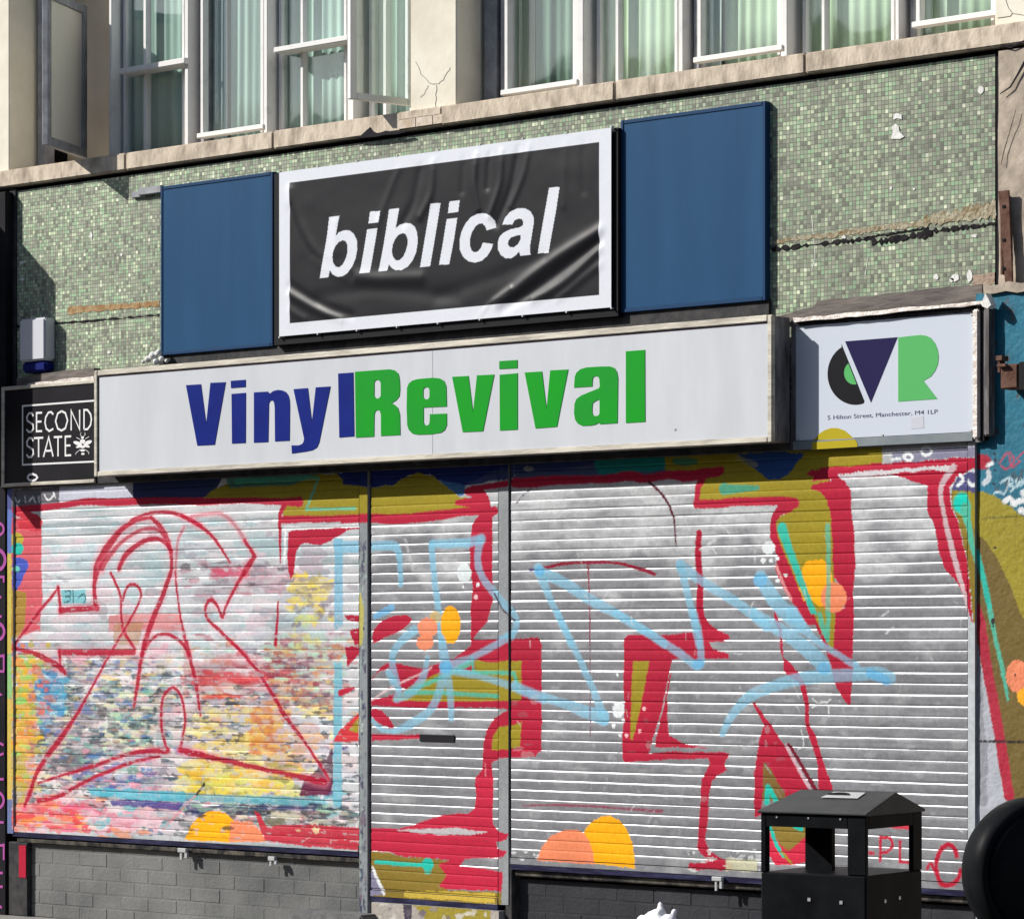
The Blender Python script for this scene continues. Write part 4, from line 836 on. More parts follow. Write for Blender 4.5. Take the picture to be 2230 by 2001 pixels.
# wall above the windows, parapet, closing walls
mb = MB(); mb.box(XLL, XRR, YM, YM + .4, ZUP + .001, 8.4); mb.build('upper_wall', M['cream'], bld, bevel=.01)
mb = MB(); mb.box(XLL, XRR, YM - .08, YM + .5, 8.401, 8.55); mb.build('parapet', M['stone'], bld, bevel=.01)
mb = MB(); mb.box(XLL, XLL + .2, YM + .41, 8, 0, 8.4); mb.box(XRR - .2, XRR, YM + .41, 8, 0, 8.4); mb.box(XLL + .201, XRR - .201, 7.8, 8, 0, 8.4); mb.build('outer_wall', M['brickL'], bld)
mb = MB(); mb.box(XLL, XRR, YM + .501, 8, 8.41, 8.5); mb.build('roof', M['charcoal'], bld)
mb = MB(); mb.box(XLL + .21, XRR - .21, 2.6, 2.7, 2.4, ZUP); mb.box(XLL + .21, XRR - .21, YG + .13, 2.59, zsT - .14, zsT - .02); mb.box(XLL + .21, XRR - .21, YG + .13, 2.59, ZUP - .1, ZUP - .002)
mb.build('room_interior', M['interior'], bld)
mb = MB(); mb.box(W(150, 0, .44).x, W(250, 0, .44).x, .43, .47, zsT + .001, ZUP - .11); mb.build('room_partition', M['beige'], bld)

# ---- windows
def mull(mb, x0, x1, dep=.072, y1=None, zt=None):
    mb.box(W(x0, 0, YG - dep).x, W(x1, 0, YG - dep).x, YG - dep, YG + .04, zsT, ZUP)
def window(name_bits, x0, x1, bar=None, trans=None, sash=None, extra=None):
    """x0..x1 = opening in photo pixels at the glass plane"""
    X0, X1 = W(x0, 0, YG).x, W(x1, 0, YG).x
    fr = MB()
    # outer frame
    fr.box(X0, X0 + .022, YG - .01, YG + .035, zsT, ZUP); fr.box(X1 - .018, X1, YG - .01, YG + .035, zsT, ZUP); fr.box(X0 + .0221, X1 - .0181, YG - .012, YG + .03, zsT, zsT + .028)
    if bar: fr.box(W(bar[0], 0, YG - .02).x, W(bar[1], 0, YG - .02).x, YG - .02, YG + .02, zsT + .0285, ZUP)
    o = fr.build('window', M['white_frame'], bld, bevel=.002)
    mb = MB().box(X0 + .02, X1 - .016, YG + .012, YG + .018, zsT + .02, ZUP); mb.build('pane', M['glass'], o)
    if trans:
        mb = MB(); za = W(trans[0], trans[2], YG - .1).z; zb = W(trans[0], trans[3], YG - .1).z
        mb.box(W(trans[0], 0, YG - .1).x, W(trans[1], 0, YG - .1).x, YG - .1, YG + .01, zb, za); mb.build('transom', M['white_frame'], o, bevel=.004, seg=2)
    if sash:   # top-hung casement standing slightly proud
        sx0, sx1, yb = sash; Ys = YG - .065; A, B = W(sx0, 0, Ys).x, W(sx1, 0, Ys).x; zb = W(sx0, yb, Ys).z
        s = MB(); s.box(A, A + .024, Ys, Ys + .04, zb, ZUP); s.box(B - .022, B, Ys, Ys + .04, zb, ZUP); s.box(A - .012, B + .012, Ys - .016, Ys + .03, zb - .02, zb + .006)
        s.build('casement', M['white_frame'], o, bevel=.003)
    return o
xsM = [(237, 243), (402, 410), (574, 582), (757, 770), (1255, 1270), (1478, 1487), (1700, 1714), (1950, 1958)]
mb = MB()
for x0, x1 in xsM: mull(mb, x0, x1)
def one(i, m2):
    b = MB(); mull(b, *xsM[i]); return b.build('mullion', m2, bld, bevel=.003)
for i in range(len(xsM)): one(i, M['white_frame'])
for x0, x1 in ((82, 98), (1054, 1080), (437, 444), (1090, 1106), (1511, 1522), (1982, 1991)):
    b = MB(); b.box(W(x0, 0, YG - .03).x, W(x1, 0, YG - .03).x, YG - .03, YG + .04, zsT, ZUP); b.build('jamb', M['grey_frame'], bld, bevel=.002)
window('A', 271, 404, bar=(312, 318), trans=(258, 402, 150, 163))
window('B', 446, 575, sash=(436, 574, 294))
window('C', 610, 757, bar=(654, 660), trans=(595, 757, 104, 116))
window('D', 806, 900, bar=(834, 841))
window('E', 1110, 1256, sash=(1098, 1257, 200))
window('F', 1302, 1478, bar=(1340, 1347))
window('G', 1526, 1702, sash=(1518, 1703, 129))
window('H', 1750, 1950, bar=(1789, 1796))
window('I', 1993, 2168, sash=(1994, 2169, 52))
# open casement, left bay
zb = W(184, 346, YG).z; Hn = W(184, 0, YG); Fn = atZ(98, 316, zb); zt = W(184, 14, YG).z
d = Vector((Fn.x - Hn.x, Fn.y - Hn.y)); L0 = d.length; d /= L0
def at(s_): return (Hn.x + d.x * s_, Hn.y + d.y * s_)
mb = MB(); mb.obox(at(0), at(.05), .035, zb, zt); mb.obox(at(L0 - .05), at(L0), .035, zb, zt); mb.obox(at(.0501), at(L0 - .0501), .033, zb, zb + .05); mb.obox(at(.0501), at(L0 - .0501), .033, zt - .05, zt)
cs = mb.build('open_casement', M['grey_frame'], bld, bevel=.003)
mb = MB(); mb.obox(at(.051), at(L0 - .051), .008, zb + .051, zt - .051); mb.build('frosted_pane', pmat('frosted_glass', C(240, 234, 220), .35, c2=C(246, 240, 228), scale=2), cs)
# open casement by the middle pilaster
zb = W(893, 233, YG).z; Hn = W(898, 0, YG); Fn = atZ(760, 216, zb); d = Vector((Fn.x - Hn.x, Fn.y - Hn.y)); L0 = d.length; d /= L0
mb = MB(); mb.obox(at(.0), at(.035), .03, zb, ZUP); mb.obox(at(L0 - .04), at(L0), .03, zb, ZUP); mb.obox(at(.036), at(L0 - .0401), .028, zb, zb + .035)
cs = mb.build('open_casement', M['white_frame'], bld, bevel=.003)
mb = MB(); mb.obox(at(.036), at(L0 - .041), .005, zb + .036, ZUP - .01); mb.build('pane', M['glass'], cs)

# ---- curtains (each hangs behind its own window)
def curtain(label, x0, x1, mat, Y=None, amp=.0065, per=.062, group='curtains hanging behind the first floor windows', name='curtain'):
    Y = Y or YG + .045
    A, B = W(x0, 0, Y).x, W(x1, 0, Y).x
    n = max(8, int((B - A) / .006)); xs = np.linspace(A, B, n); zs = np.linspace(zsT + .01, ZUP - .12, 8)
    ph = random.uniform(0, 6)
    def yf(XX, ZZ):
        return Y + amp * np.sin(XX / per * 2 * np.pi + ph + 2.5 * vnoise(XX * 3, ZZ * .6, 4)) * (.4 + .8 * vnoise(XX * 7, ZZ * .4, 12))
    o = grid_mesh(name, xs, zs, yf, None, mat, None, smooth=True)
    sm = o.modifiers.new('cloth', 'SOLIDIFY'); sm.thickness = .002
    return tag(o, label, 'curtain', group)
curtain('teal-green curtain behind the leftmost closed window with a white transom', 268, 400, M['curtT'])
curtain('dark green curtain beside the white strip, second closed window from the left', 505, 590, M['curtT'])
curtain('narrow white curtain strip in the left window bay, pulled to its window side', 464, 494, M['curtW'], Y=YG + .031, amp=.004)
curtain('teal-green curtain behind the second window with a white transom, left of the open casement', 612, 760, M['curtT'])
curtain('pale green curtain in the narrow window just left of the middle pilaster', 796, 905, M['curtT'])
curtain('cream curtain at the left edge of the window just right of the middle pilaster', 1100, 1165, M['curtC'], amp=.01, per=.12)
curtain('darkest green curtain, in the window just right of the middle pilaster', 1166, 1262, M['curtD'])
curtain('light green pleated curtain in the plain window above the right blue panel', 1305, 1480, M['curtG'])
curtain('white curtain strip in the right window bay beside light green folds', 1540, 1572, M['curtW'], Y=YG + .031, amp=.004)
curtain('light green curtain right of the white strip in the right window bay', 1577, 1708, M['curtG'])
curtain('light green curtain in the widest plain window near the right end', 1742, 1955, M['curtG'])
curtain('light green curtain in the last window before the right pilaster', 1984, 2180, M['curtG'])

# ---- damage on the mosaic
def strip(name, mat, top, bot, Yf, parent=bld, a=3, n=46, gap=0.0):
    T, B_ = [], []
    for i in range(n + 1):
        f = i / n; x = top[0] + (top[2] - top[0]) * f; yt = top[1] + (top[3] - top[1]) * f; yb = bot[1] + (bot[3] - bot[1]) * f
        c = (yt + yb) / 2 + random.uniform(-a, a) * .5; h = (yb - yt) / 2 * random.uniform(.55, 1.25)
        if random.random() < gap: h = .5
        T.append((x, c - h)); B_.append((x, c + h))
    mb = MB(); prism(mb, T + B_[::-1], Yf, YM); return mb.build(name, mat, parent)
strip('exposed_render', M['orangetan'], (148, 668, 346, 655), (150, 684, 346, 668), YM - .002, a=2.5, n=30)
strip('crack_band', M['crack'], (24, 710, 346, 684), (24, 715, 346, 689), YM - .0025, a=2, gap=.2)
strip('exposed_render', M['tan'], (1682, 522, 2012, 478), (1682, 533, 2012, 493), YM - .0022, a=4, n=50)
strip('exposed_render', M['tan'], (2011, 470, 2168, 436), (2011, 494, 2168, 474), YM - .0032, a=5, n=26)
strip('crack_band', M['crack'], (1680, 538, 1900, 514), (1680, 549, 1900, 523), YM - .0036, a=4, n=44, gap=.35)
strip('crack_band', M['crack'], (1898, 520, 2030, 500), (1898, 535, 2030, 516), YM - .0041, a=4, n=26, gap=.15)
strip('crack_band', M['crack'], (2032, 496, 2168, 484), (2032, 509, 2168, 491), YM - .0038, a=3, n=26, gap=.3)
strip('crack_band', M['crack'], (1880, 516, 2020, 494), (1880, 520, 2020, 498), YM - .0049, a=3, n=26, gap=.3)
def blot(mb, cx, cy, rx, ry, Yf, k=12):
    pts = [(cx + rx * math.cos(t) * random.uniform(.7, 1.15), cy + ry * math.sin(t) * random.uniform(.7, 1.15)) for t in np.linspace(0, 2 * math.pi, k)[:-1]]
    prism(mb, pts, Yf, YM)
mb = MB()
prism(mb, [(1940, 303), (1944, 288), (1942, 276), (1950, 270), (1957, 276), (1958, 286), (1969, 298), (1960, 303)], YM - .004, YM)
prism(mb, [(1945, 250), (1953, 247), (1963, 250), (1964, 260), (1953, 258), (1946, 261)], YM - .003, YM)
for cx, cy, rx, ry in ((2038, 603, 6, 6), (2080, 605, 10, 8), (2072, 610, 5, 5), (2111, 602, 7, 14), (2121, 514, 7, 4), (2136, 196, 8, 9), (198, 512, 3, 10), (46, 572, 6, 4), (47, 608, 5, 4), (237, 767, 4, 4), (264, 555, 3, 4), (1940, 410, 3, 4), (1990, 412, 3, 3), (2165, 462, 5, 12), (1837, 516, 5, 4)):
    blot(mb, cx, cy, rx, ry, YM - .003)
mb.each('filler_spot', M['plaster'], bld)
mb = MB(); prism(mb, [(2118, 600), (2166, 593), (2166, 618), (2119, 626)], YM - .002, YM); mb.build('exposed_brick', pmat('pale_brick', C(190, 170, 150), .9, c2=C(150, 130, 116), scale=40, bump=.006), bld)
mb = MB(); ribbon(mb, [(1768, 470), (1775, 560), (1768, 590)], .003, YM - .001); ribbon(mb, [(1890, 560), (1884, 600)], .003, YM - .0014); ribbon(mb, [(538, 350), (538, 386)], .002, YM - .001); mb.each('hairline_crack', M['plaster'], bld)
# conduit fixing left of the left blue panel
mb = MB(); boxpx(mb, 300, 350, 410, 426, YM - .03, YM - .002); boxpx(mb, 286, 306, 419, 432, YM - .02, YM - .003); mb.build('bracket', M['grey_frame'], bld, bevel=.003)
# lead flashing bands
mb = MB(); prism(mb, jag(1683, 692, 1770, 668, 4, 1) + jag(1780, 655, 2138, 618, 12, 1.5) + [(2140, 660), (1730, 700), (1683, 704)], YM - .02, YM - .004); mb.build('flashing', M['lead'], bld)
mb = MB(); prism(mb, jag(36, 822, 204, 800, 8, 1.5) + [(206, 822), (36, 842)], YM - .05, YM - .004); mb.build('flashing', M['lead'], bld)
mb = MB(); prism(mb, jag(60, 836, 204, 818, 10, 1.5) + jag(204, 828, 60, 844, 10, 1), YM - .07, YM - .052); mb.build('bright_flashing', M['leadbright'], bld)
# lintel over the shutters
zlin = W(760, 1027.5, -.03).z
mb = MB(); mb.box(W(14, 0).x, W(2124, 0).x, -.022, YM - .001, zlin, 2.62); mb.build('lintel', M['charcoal'], bld, bevel=.004)
# dark recess board behind the signs
mb = MB(); mb.box(W(352, 0, YM).x, W(1680, 0, YM).x, YM - .02, YM - .001, 2.621, W(600, 752, YM).z + .02); mb.build('recess_board', M['charcoal'], bld)

# ---- brick stall risers
def bricks(name, mat, x0, x1, z0, z1, Yf):
    mb = MB(); X0, X1 = W(x0, 0, Yf).x, W(x1, 0, Yf).x
    mb.box(X0, X1, Yf + .0018, Yf + .2, z0, z1)
    row = 0; z = z0
    while z < z1 - .02:
        x = X0 - (.1125 if row % 2 else 0)
        while x < X1:
            a, b = max(x, X0), min(x + .2185, X1)
            if b - a > .02:
                j = random.uniform(-.0012, .0012); mb.box(a + .003, b - .003, Yf + j, Yf + .02, z + .003, min(z + .071, z1))
            x += .2245
        z += .0745; row += 1
    return mb.build(name, mat, bld, bevel=.0022)
zl = W(100, 1818, .0).z
bricks('brick_stall_riser', M['brickL'], 60, 786, 0, zl - .05, .03)
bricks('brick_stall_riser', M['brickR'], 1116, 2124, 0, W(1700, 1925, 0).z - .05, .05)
zL = W(27, 1812, 0).z; mb = MB(); mb.box(W(36, 0).x, W(786, 0).x, .0, .1, zL - .055, zL - .0265); mb.build('window_ledge', M['ledge'], bld, bevel=.006)
zR = W(1114, 1880, 0).z; mb = MB(); mb.box(W(1116, 0).x, W(2124, 0).x, .012, .1, zR - .06, zR - .027); mb.build('window_ledge', M['ledge'], bld, bevel=.006)
mb = MB(); mb.box(W(18, 0).x, W(60, 0).x, .0, .2, 0, zL - .051); mb.build('dark_pier', M['charcoal'], bld, bevel=.006)
mb = MB(); mb.box(W(42, 0, -.001).x, W(57, 0, -.001).x, -.004, -.0002, W(50, 1910).z, W(50, 1840).z); mb.build('red_spray_patch', pmat('red_spray', RED, .6), bld)
mb = MB(); mb.box(W(1100, 0).x, W(1115, 0).x, -.0, .2, 0, zR - .01); mb.build('door_jamb', M['charcoal'], bld, bevel=.004)
mb = MB(); mb.box(W(796, 0).x, W(809, 0).x, .012, .2, 0, 2.36); mb.box(W(1106, 0).x, W(1115.5, 0).x, .0125, .2, zR - .009, 2.36); mb.build('dark_joint', M['dark'], bld)

# ---- roller shutters
tL, *_ = make_shutter('worn white roller shutter with a red outlined sketch and flaking multicoloured paint', 29, 782, 1030, 1810, 29, 'left')
tD, dX0, dX1, dZB, dZT = make_shutter('narrow door shutter with a black letter slot, between the two wide shutters', 809, 1085, 1000, 1950, 809, 'mid', .0048)
tR, *_ = make_shutter('silver roller shutter behind the litter bin, with large red shapes', 1114, 2107, 930, 1880, 1114, 'mid', .0048)
def flat_paint(name, xa, xb, z0, z1, Y, depth, t, base, pw=None, dx=.005, mat=None):
    X0, X1 = W(xa, 0, Y).x, W(xb, 0, Y).x
    xs = np.linspace(X0, X1, max(4, int((X1 - X0) / dx))); zs = np.linspace(z0, z1, max(4, int((z1 - z0) / .005)))
    def cf(x, z):
        rgba = np.zeros((len(x), 4)); n = fbm(x * 8, z * 8, 31, 5); s2 = fbm(x * 60, z * 5, 61, 4)
        rgba[:, :3] = np.array(base)[None] * (.78 + .3 * n + .14 * (s2 - .5))[:, None]; rgba[:, 3] = .8
        return (pw or P).apply(x, z, rgba)
    o = grid_mesh(name, xs, zs, lambda XX, ZZ: Y + 0 * XX, cf, mat or M['shutter'], t)
    c = MB(); c.box(X0, X1, Y + .0008, Y + depth, z0, z1); c.build(name + '_core', M['grey_frame'], o)
    return o
flat_paint('guide_rail', 16, 28.5, zL - .005, 2.37, -.012, .05, tL, C(110, 120, 180))
# peeling post between left shutter and door
PP = Paint()
for _ in range(150):
    y = random.uniform(1180, 2000); x = random.uniform(782, 800); hh = random.uniform(8, 34); ww = random.uniform(2, 7)
    PP.poly(px_, [(x - ww / 2, y), (x, y - hh / 2), (x + ww / 2, y - hh * .2), (x + ww * .4, y + hh / 2), (x - ww * .2, y + hh * .4)], random.choice([C(84, 86, 110), C(60, 62, 84), C(150, 170, 164), C(176, 190, 182), C(110, 112, 124), C(70, 64, 96), C(126, 100, 116)]), .85)
PP.poly(px_, [(784, 1300), (792, 1290), (796, 1330), (794, 1400), (786, 1410)], C(196, 186, 90), .9)
PP.ops = [o for o in P.ops if o[0] in 'pl' and (o[1] and max(q[0] for q in o[1]) > W(775, 0).x and min(q[0] for q in o[1]) < W(805, 0).x and max(q[1] for q in o[1]) > 1.2)][:0] + PP.ops
PT = Paint(); PT.ops = [o for o in P.ops if min(q[1] for q in o[1]) > 1.95] + PP.ops
flat_paint('guide_rail', 782.5, 800, .02, 2.37, -.014, .05, tD, C(146, 152, 156), PT)
flat_paint('guide_rail', 1085.5, 1107, .25, 2.37, -.004, .04, tD, C(156, 160, 163))
flat_paint('guide_rail', 2107.5, 2123, W(2110, 1950).z, 2.37, -.012, .05, tR, C(200, 206, 210))
mb = MB(); boxpx(mb, 913.5, 988.5, 1599.5, 1614, -.0072, -.003, ref=950); mb.build('letter_slot', M['dark'], tD)
def latch(t, x, y, s=1.0):
    mb = MB(); boxpx(mb, x - 9 * s, x + 9 * s, y, y + 9, -.03, -.009); boxpx(mb, x - 4, x + 1, y + 9, y + 26 * s, -.024, -.014); boxpx(mb, x + 6, x + 12, y + 9, y + 22 * s, -.026, -.012)
    mb.build('latch', M['steel'], t, bevel=.002)
latch(tL, 395, 1846); latch(tL, 590, 1864, .8); latch(tR, 1560, 1908, 1.2)
# threshold under the door
PTh = Paint()
PTh.poly(n_, [(1190, 890), (1400, 900), (1780, 930), (1780, 1100), (1350, 1100), (1280, 980)], OL); PTh.poly(n_, [(1140, 880), (1200, 890), (1200, 1100), (1150, 1100)], C(60, 50, 70))
PTh.dabs(812, 1962, 1080, 2010, [C(206, 200, 190), C(150, 140, 140), C(226, 222, 216), C(110, 100, 110)], 60, 8, 26, 4, 12)
zth = W(809, 1962, -.0).z
th = empty('door_step', ((dX0 + dX1) / 2, -.03, 0), 'paint-splashed stone door step under the narrow shutter', 'door step')
o = flat_paint('riser', 809, 1086, .01, zth, -.03, .2, th, C(180, 172, 164), PTh, mat=M['wallpaint'])
mb = MB(); mb.box(W(640, 0, -.1).x, W(798, 0, -.1).x, -.14, .02, 0, W(700, 1984, -.1).z)
tag(mb.build('stone_step', M['conc'], None, bevel=.01, seg=2), 'low grey stone slab at the foot of the grey brick, left of the door', 'step')

# ---- blue panels
def blue(label, x0, x1, yt, yb, Yf):
    X0, X1 = W(x0, 0, Yf).x, W(x1, 0, Yf).x; Z0, Z1 = W(x0, yb, Yf).z, W(x0, yt, Yf).z
    t = empty('blue_sign_panel', ((X0 + X1) / 2, Yf, Z0), label, 'sign panel', 'blank blue sign panels beside the banner')
    mb = MB(); mb.box(X0 + .02, X1 - .02, Yf + .004, YM - .001, Z0 + .02, Z1 - .02); mb.build('face', M['blue'], t)
    mb = MB(); mb.box(X0, X0 + .019, Yf, YM - .001, Z0, Z1); mb.box(X1 - .019, X1, Yf, YM - .001, Z0, Z1); mb.box(X0 + .0191, X1 - .0191, Yf, YM - .001, Z1 - .019, Z1); mb.box(X0 + .0191, X1 - .0191, Yf, YM - .001, Z0, Z0 + .019)
    mb.build('rim', M['bluedark'], t, bevel=.003); return t
blue('smaller blank blue panel left of the banner', 349, 594, 407, 775, .014)
blue('larger blank blue panel right of the banner', 1351, 1667, 263, 682, .014)

# ---- banner
YB = -.022
t = empty('banner', (W(970, 700, YB).x, YB, W(608, 733, YB).z), 'creased black fabric banner with white border reading biblical', 'banner')
bx = [W(x, 0, YB).x for x in (608, 1331)]; bz0 = W(608, 733, YB).z; bz1 = W(608, 376, YB).z
ix = [W(631.6, 0, YB).x, W(1305, 0, YB).x]; iz0 = W(631.6, 704, YB).z; iz1 = W(631.6, 398, YB).z
B1 = (680, 400, 6.76); B2 = (940, 380, 6.76); Z2 = (600, 250, 2.535)
LET = [(B1, [(250, 490), (400, 472), (350, 770), (400, 715), (470, 688), (545, 690), (610, 740), (655, 830), (665, 960), (640, 1100), (590, 1220), (520, 1320), (440, 1370), (360, 1370), (300, 1335), (262, 1275), (240, 1378), (110, 1390), (165, 1080), (215, 780)], 1, 0),
 (B1, [(450, 835), (495, 850), (520, 910), (520, 1010), (495, 1100), (450, 1190), (400, 1235), (350, 1225), (310, 1170), (298, 1090), (310, 1000), (345, 920), (395, 860)], 0, 1),
 (B1, [(850, 415), (1003, 402), (978, 570), (828, 590)], 1, 0), (B1, [(808, 672), (962, 655), (905, 980), (850, 1310), (700, 1325), (760, 980)], 1, 0),
 (B1, [(1130, 378), (1280, 365), (1228, 660), (1290, 605), (1370, 580), (1450, 590), (1510, 640), (1545, 730), (1552, 870), (1530, 1010), (1480, 1130), (1410, 1220), (1320, 1275), (1230, 1275), (1170, 1240), (1130, 1190), (1105, 1285), (975, 1298), (1040, 960), (1090, 660)], 1, 0),
 (B1, [(1330, 730), (1375, 745), (1400, 800), (1405, 890), (1380, 990), (1340, 1080), (1290, 1130), (1230, 1130), (1190, 1080), (1172, 1000), (1185, 900), (1225, 810), (1275, 755)], 0, 1),
 (B1, [(1742, 300), (1890, 285), (1840, 600), (1735, 1215), (1588, 1230), (1650, 850)], 1, 0),
 (B2, [(262, 400), (415, 385), (390, 555), (240, 575)], 1, 0), (B2, [(222, 655), (378, 640), (330, 950), (258, 1320), (108, 1335), (170, 980)], 1, 0),
 (B2, [(945, 785), (810, 825), (790, 765), (750, 725), (700, 725), (640, 770), (590, 860), (562, 960), (565, 1060), (590, 1125), (630, 1148), (680, 1135), (725, 1085), (755, 1005), (905, 1025), (880, 1100), (820, 1200), (740, 1270), (640, 1300), (540, 1280), (460, 1210), (415, 1110), (412, 960), (440, 840), (500, 720), (580, 630), (680, 580), (790, 575), (870, 610), (930, 690)], 1, 0),
 (B2, [(1040, 740), (1080, 640), (1160, 550), (1270, 500), (1380, 500), (1460, 550), (1500, 630), (1500, 740), (1470, 920), (1445, 1080), (1455, 1185), (1305, 1200), (1290, 1135), (1240, 1190), (1170, 1235), (1090, 1235), (1020, 1190), (978, 1110), (972, 1010), (1000, 920), (1060, 860), (1160, 810), (1300, 780), (1345, 750), (1350, 700), (1330, 660), (1280, 650), (1220, 680), (1190, 740)], 1, 0),
 (B2, [(1315, 890), (1310, 960), (1270, 1030), (1210, 1075), (1150, 1070), (1122, 1030), (1130, 980), (1170, 930), (1240, 905)], 0, 1),
 (B2, [(1728, 200), (1885, 185), (1830, 540), (1720, 1155), (1560, 1165), (1640, 700)], 1, 0)]
WB = C(226, 230, 238); BB = C(28, 29, 34)
def banner_col(x, z):
    rgba = np.ones((len(x), 4)); rgba[:, :3] = WB
    rgba[(x > ix[0]) & (x < ix[1]) & (z > iz0) & (z < iz1), :3] = BB
    for reg, pts, on, hole in LET:
        m = inpoly(x, z, wl(R(reg, pts), YB)); rgba[m, :3] = WB if on else BB
    return rgba
FOLDS = [([(300, 420), (330, 700), (250, 980), (240, 760)], .004, .05)]
FOLDS = [([(80, 420), (130, 620), (250, 800), (480, 900), (800, 900)], .013, .045), ([(80, 520), (200, 760), (420, 890)], -.010, .035),
         ([(80, 990), (200, 1060), (360, 1140)], .012, .03), ([(80, 940), (240, 1040), (420, 1110)], -.008, .03), ([(80, 1080), (160, 1130)], .006, .03),
         ([(1220, 1050), (1480, 840), (1790, 640)], .020, .04), ([(1260, 1080), (1520, 900), (1790, 700)], -.016, .035), ([(1420, 1030), (1600, 920), (1790, 740)], .012, .03), ([(1560, 1020), (1700, 900), (1790, 830)], .008, .03),
         ([(870, 260), (860, 430), (800, 560)], .010, .03), ([(800, 290), (760, 480), (700, 600)], -.008, .035), ([(1110, 220), (1100, 380), (1120, 520)], .011, .025), ([(1180, 220), (1170, 400)], -.008, .025),
         ([(1250, 200), (1240, 380), (1180, 560)], .010, .025), ([(1340, 180), (1300, 400), (1220, 600)], -.010, .03), ([(1400, 170), (1370, 330), (1300, 500)], .007, .025), ([(1040, 240), (1030, 420)], -.006, .03),
         ([(680, 300), (600, 500), (560, 620)], .005, .03), ([(1600, 160), (1590, 500)], .004, .03), ([(1700, 150), (1700, 420)], -.004, .03), ([(900, 1000), (1200, 900), (1480, 780)], -.006, .05),
         ([(330, 600), (330, 760)], .005, .04), ([(240, 1010), (560, 960), (1000, 1010)], -.006, .05), ([(1100, 1150), (1180, 1050), (1300, 960)], .006, .02)]
def banner_y(XX, ZZ):
    y = np.zeros(XX.shape)
    for pts, amp, wd in FOLDS:
        Pn = wl(R(Z2, pts), YB); Pn = spline(Pn)
        d_l = polydist(XX, ZZ, Pn, [0] * len(Pn)); y -= amp * .42 * np.exp(-(d_l / wd) ** 2 * 1.6)
    y += .004 * (fbm(XX * 4, ZZ * 4, 8, 3) - .5)
    e = np.minimum(np.minimum(XX - bx[0], bx[1] - XX), np.minimum(ZZ - bz0, bz1 - ZZ)); k = np.clip(e / .09, 0, 1)
    return YB + y * (.12 + .88 * k)
grid_mesh('cloth', np.linspace(*bx, 560), np.linspace(bz0, bz1, 330), banner_y, banner_col, M['banner'], t, smooth=True)
mb = MB(); boxpx(mb, 596, 1347, 379, 754, -.006, YM - .001); mb.build('backing_board', M['black'], t, bevel=.004)
mb = MB()
for i in range(9):
    f = i / 8; 
    for yy0, yy1 in ((377, 272), (732, 667)):
        X = bx[0] + (bx[1] - bx[0]) * f; Zc = (bz1 + .004) if yy0 == 377 else bz0 - .004
        mb.box(X - .004, X + .004, YB - .002, -.0065, Zc - .004, Zc + .004)
mb.each('eyelet_tie', M['steel'], t)

# ---- main light box
YF = -.16
X0, X1 = W(204, 0, YF).x, W(1681, 0, YF).x; Z1 = W(204, 807, YF).z; Z0 = W(205, 1038, YF).z
t = empty('light_box_sign', ((X0 + X1) / 2, YF, Z0), 'long white light box sign lettered Vinyl in blue and Revival in green', 'shop sign')
mb = MB(); mb.box(X0 + .004, X1 - .004, YF + .026, -.0225, Z0 + .004, Z1 - .004); mb.build('case', M['aludirty'], t, bevel=.004)
fw = .027; mb = MB(); mb.box(X0, X0 + fw, YF, YF + .0255, Z0, Z1); mb.box(X1 - fw, X1, YF, YF + .0255, Z0, Z1); mb.box(X0 + fw + .0002, X1 - fw - .0002, YF + .0005, YF + .0255, Z1 - fw - .004, Z1); mb.box(X0 + fw + .0002, X1 - fw - .0002, YF + .0005, YF + .0255, Z0, Z0 + fw)
mb.build('frame', M['alu'], t, bevel=.004, seg=2)
mb = MB(); mb.box(X0 + fw, X1 - fw, YF + .010, YF + .0256, Z0 + fw, Z1 - fw - .004); fc = mb.build('face', M['white'], t)
xs_ = W(942, 0, YF + .01).x; mb = MB(); mb.box(xs_ - .0012, xs_ + .0012, YF + .0092, YF + .0099, Z0 + fw + .001, Z1 - fw - .006); mb.build('seam', pmat('seam_grey', C(170, 174, 182), .6), t)
mb = MB(); mb.box(X0 + fw, X1 - fw, YF + .0088, YF + .0098, Z1 - fw - .011, Z1 - fw - .0045); mb.box(X0 + fw + .0005, X0 + fw + .006, YF + .0088, YF + .0098, Z0 + fw + .001, Z1 - fw - .0115); mb.build('gasket', pmat('plum_gasket', C(60, 40, 62), .6), t)
V1 = (390, 780, 5.07); V2 = (760, 750, 5.07); V3 = (1100, 730, 5.07)
YL = YF + .0075
def letter(mb, reg, outer, holes=(), Y=YL, Yb=None, rnd=False):
    prism(mb, R(reg, outer), Y, Y + .0024 if Yb is None else Yb, [R(reg, h) for h in holes])
mb = MB()
letter(mb, V1, [(75, 298), (240, 288), (298, 730), (345, 272), (513, 265), (392, 955), (200, 965)])
letter(mb, V1, [(570, 250), (733, 238), (733, 318), (572, 330)]); letter(mb, V1, [(578, 395), (735, 382), (733, 935), (583, 942)])
letter(mb, V1, [(825, 378), (978, 368), (1000, 392), (1040, 362), (1090, 350), (1140, 356), (1180, 375), (1205, 410), (1218, 460), (1222, 520), (1218, 910), (1058, 918), (1055, 540), (1048, 490), (1030, 464), (1005, 470), (990, 500), (982, 925), (825, 932)])
letter(mb, V1, [(1262, 342), (1420, 330), (1465, 710), (1508, 322), (1670, 312), (1545, 930), (1520, 985), (1470, 1015), (1400, 1030), (1245, 1052), (1240, 962), (1320, 962), (1355, 948), (1372, 925), (1380, 890)])
letter(mb, V1, [(1755, 170), (1922, 158), (1932, 862), (1768, 875)])
mb.build('blue_lettering', M['vblue'], t)
mb = MB()
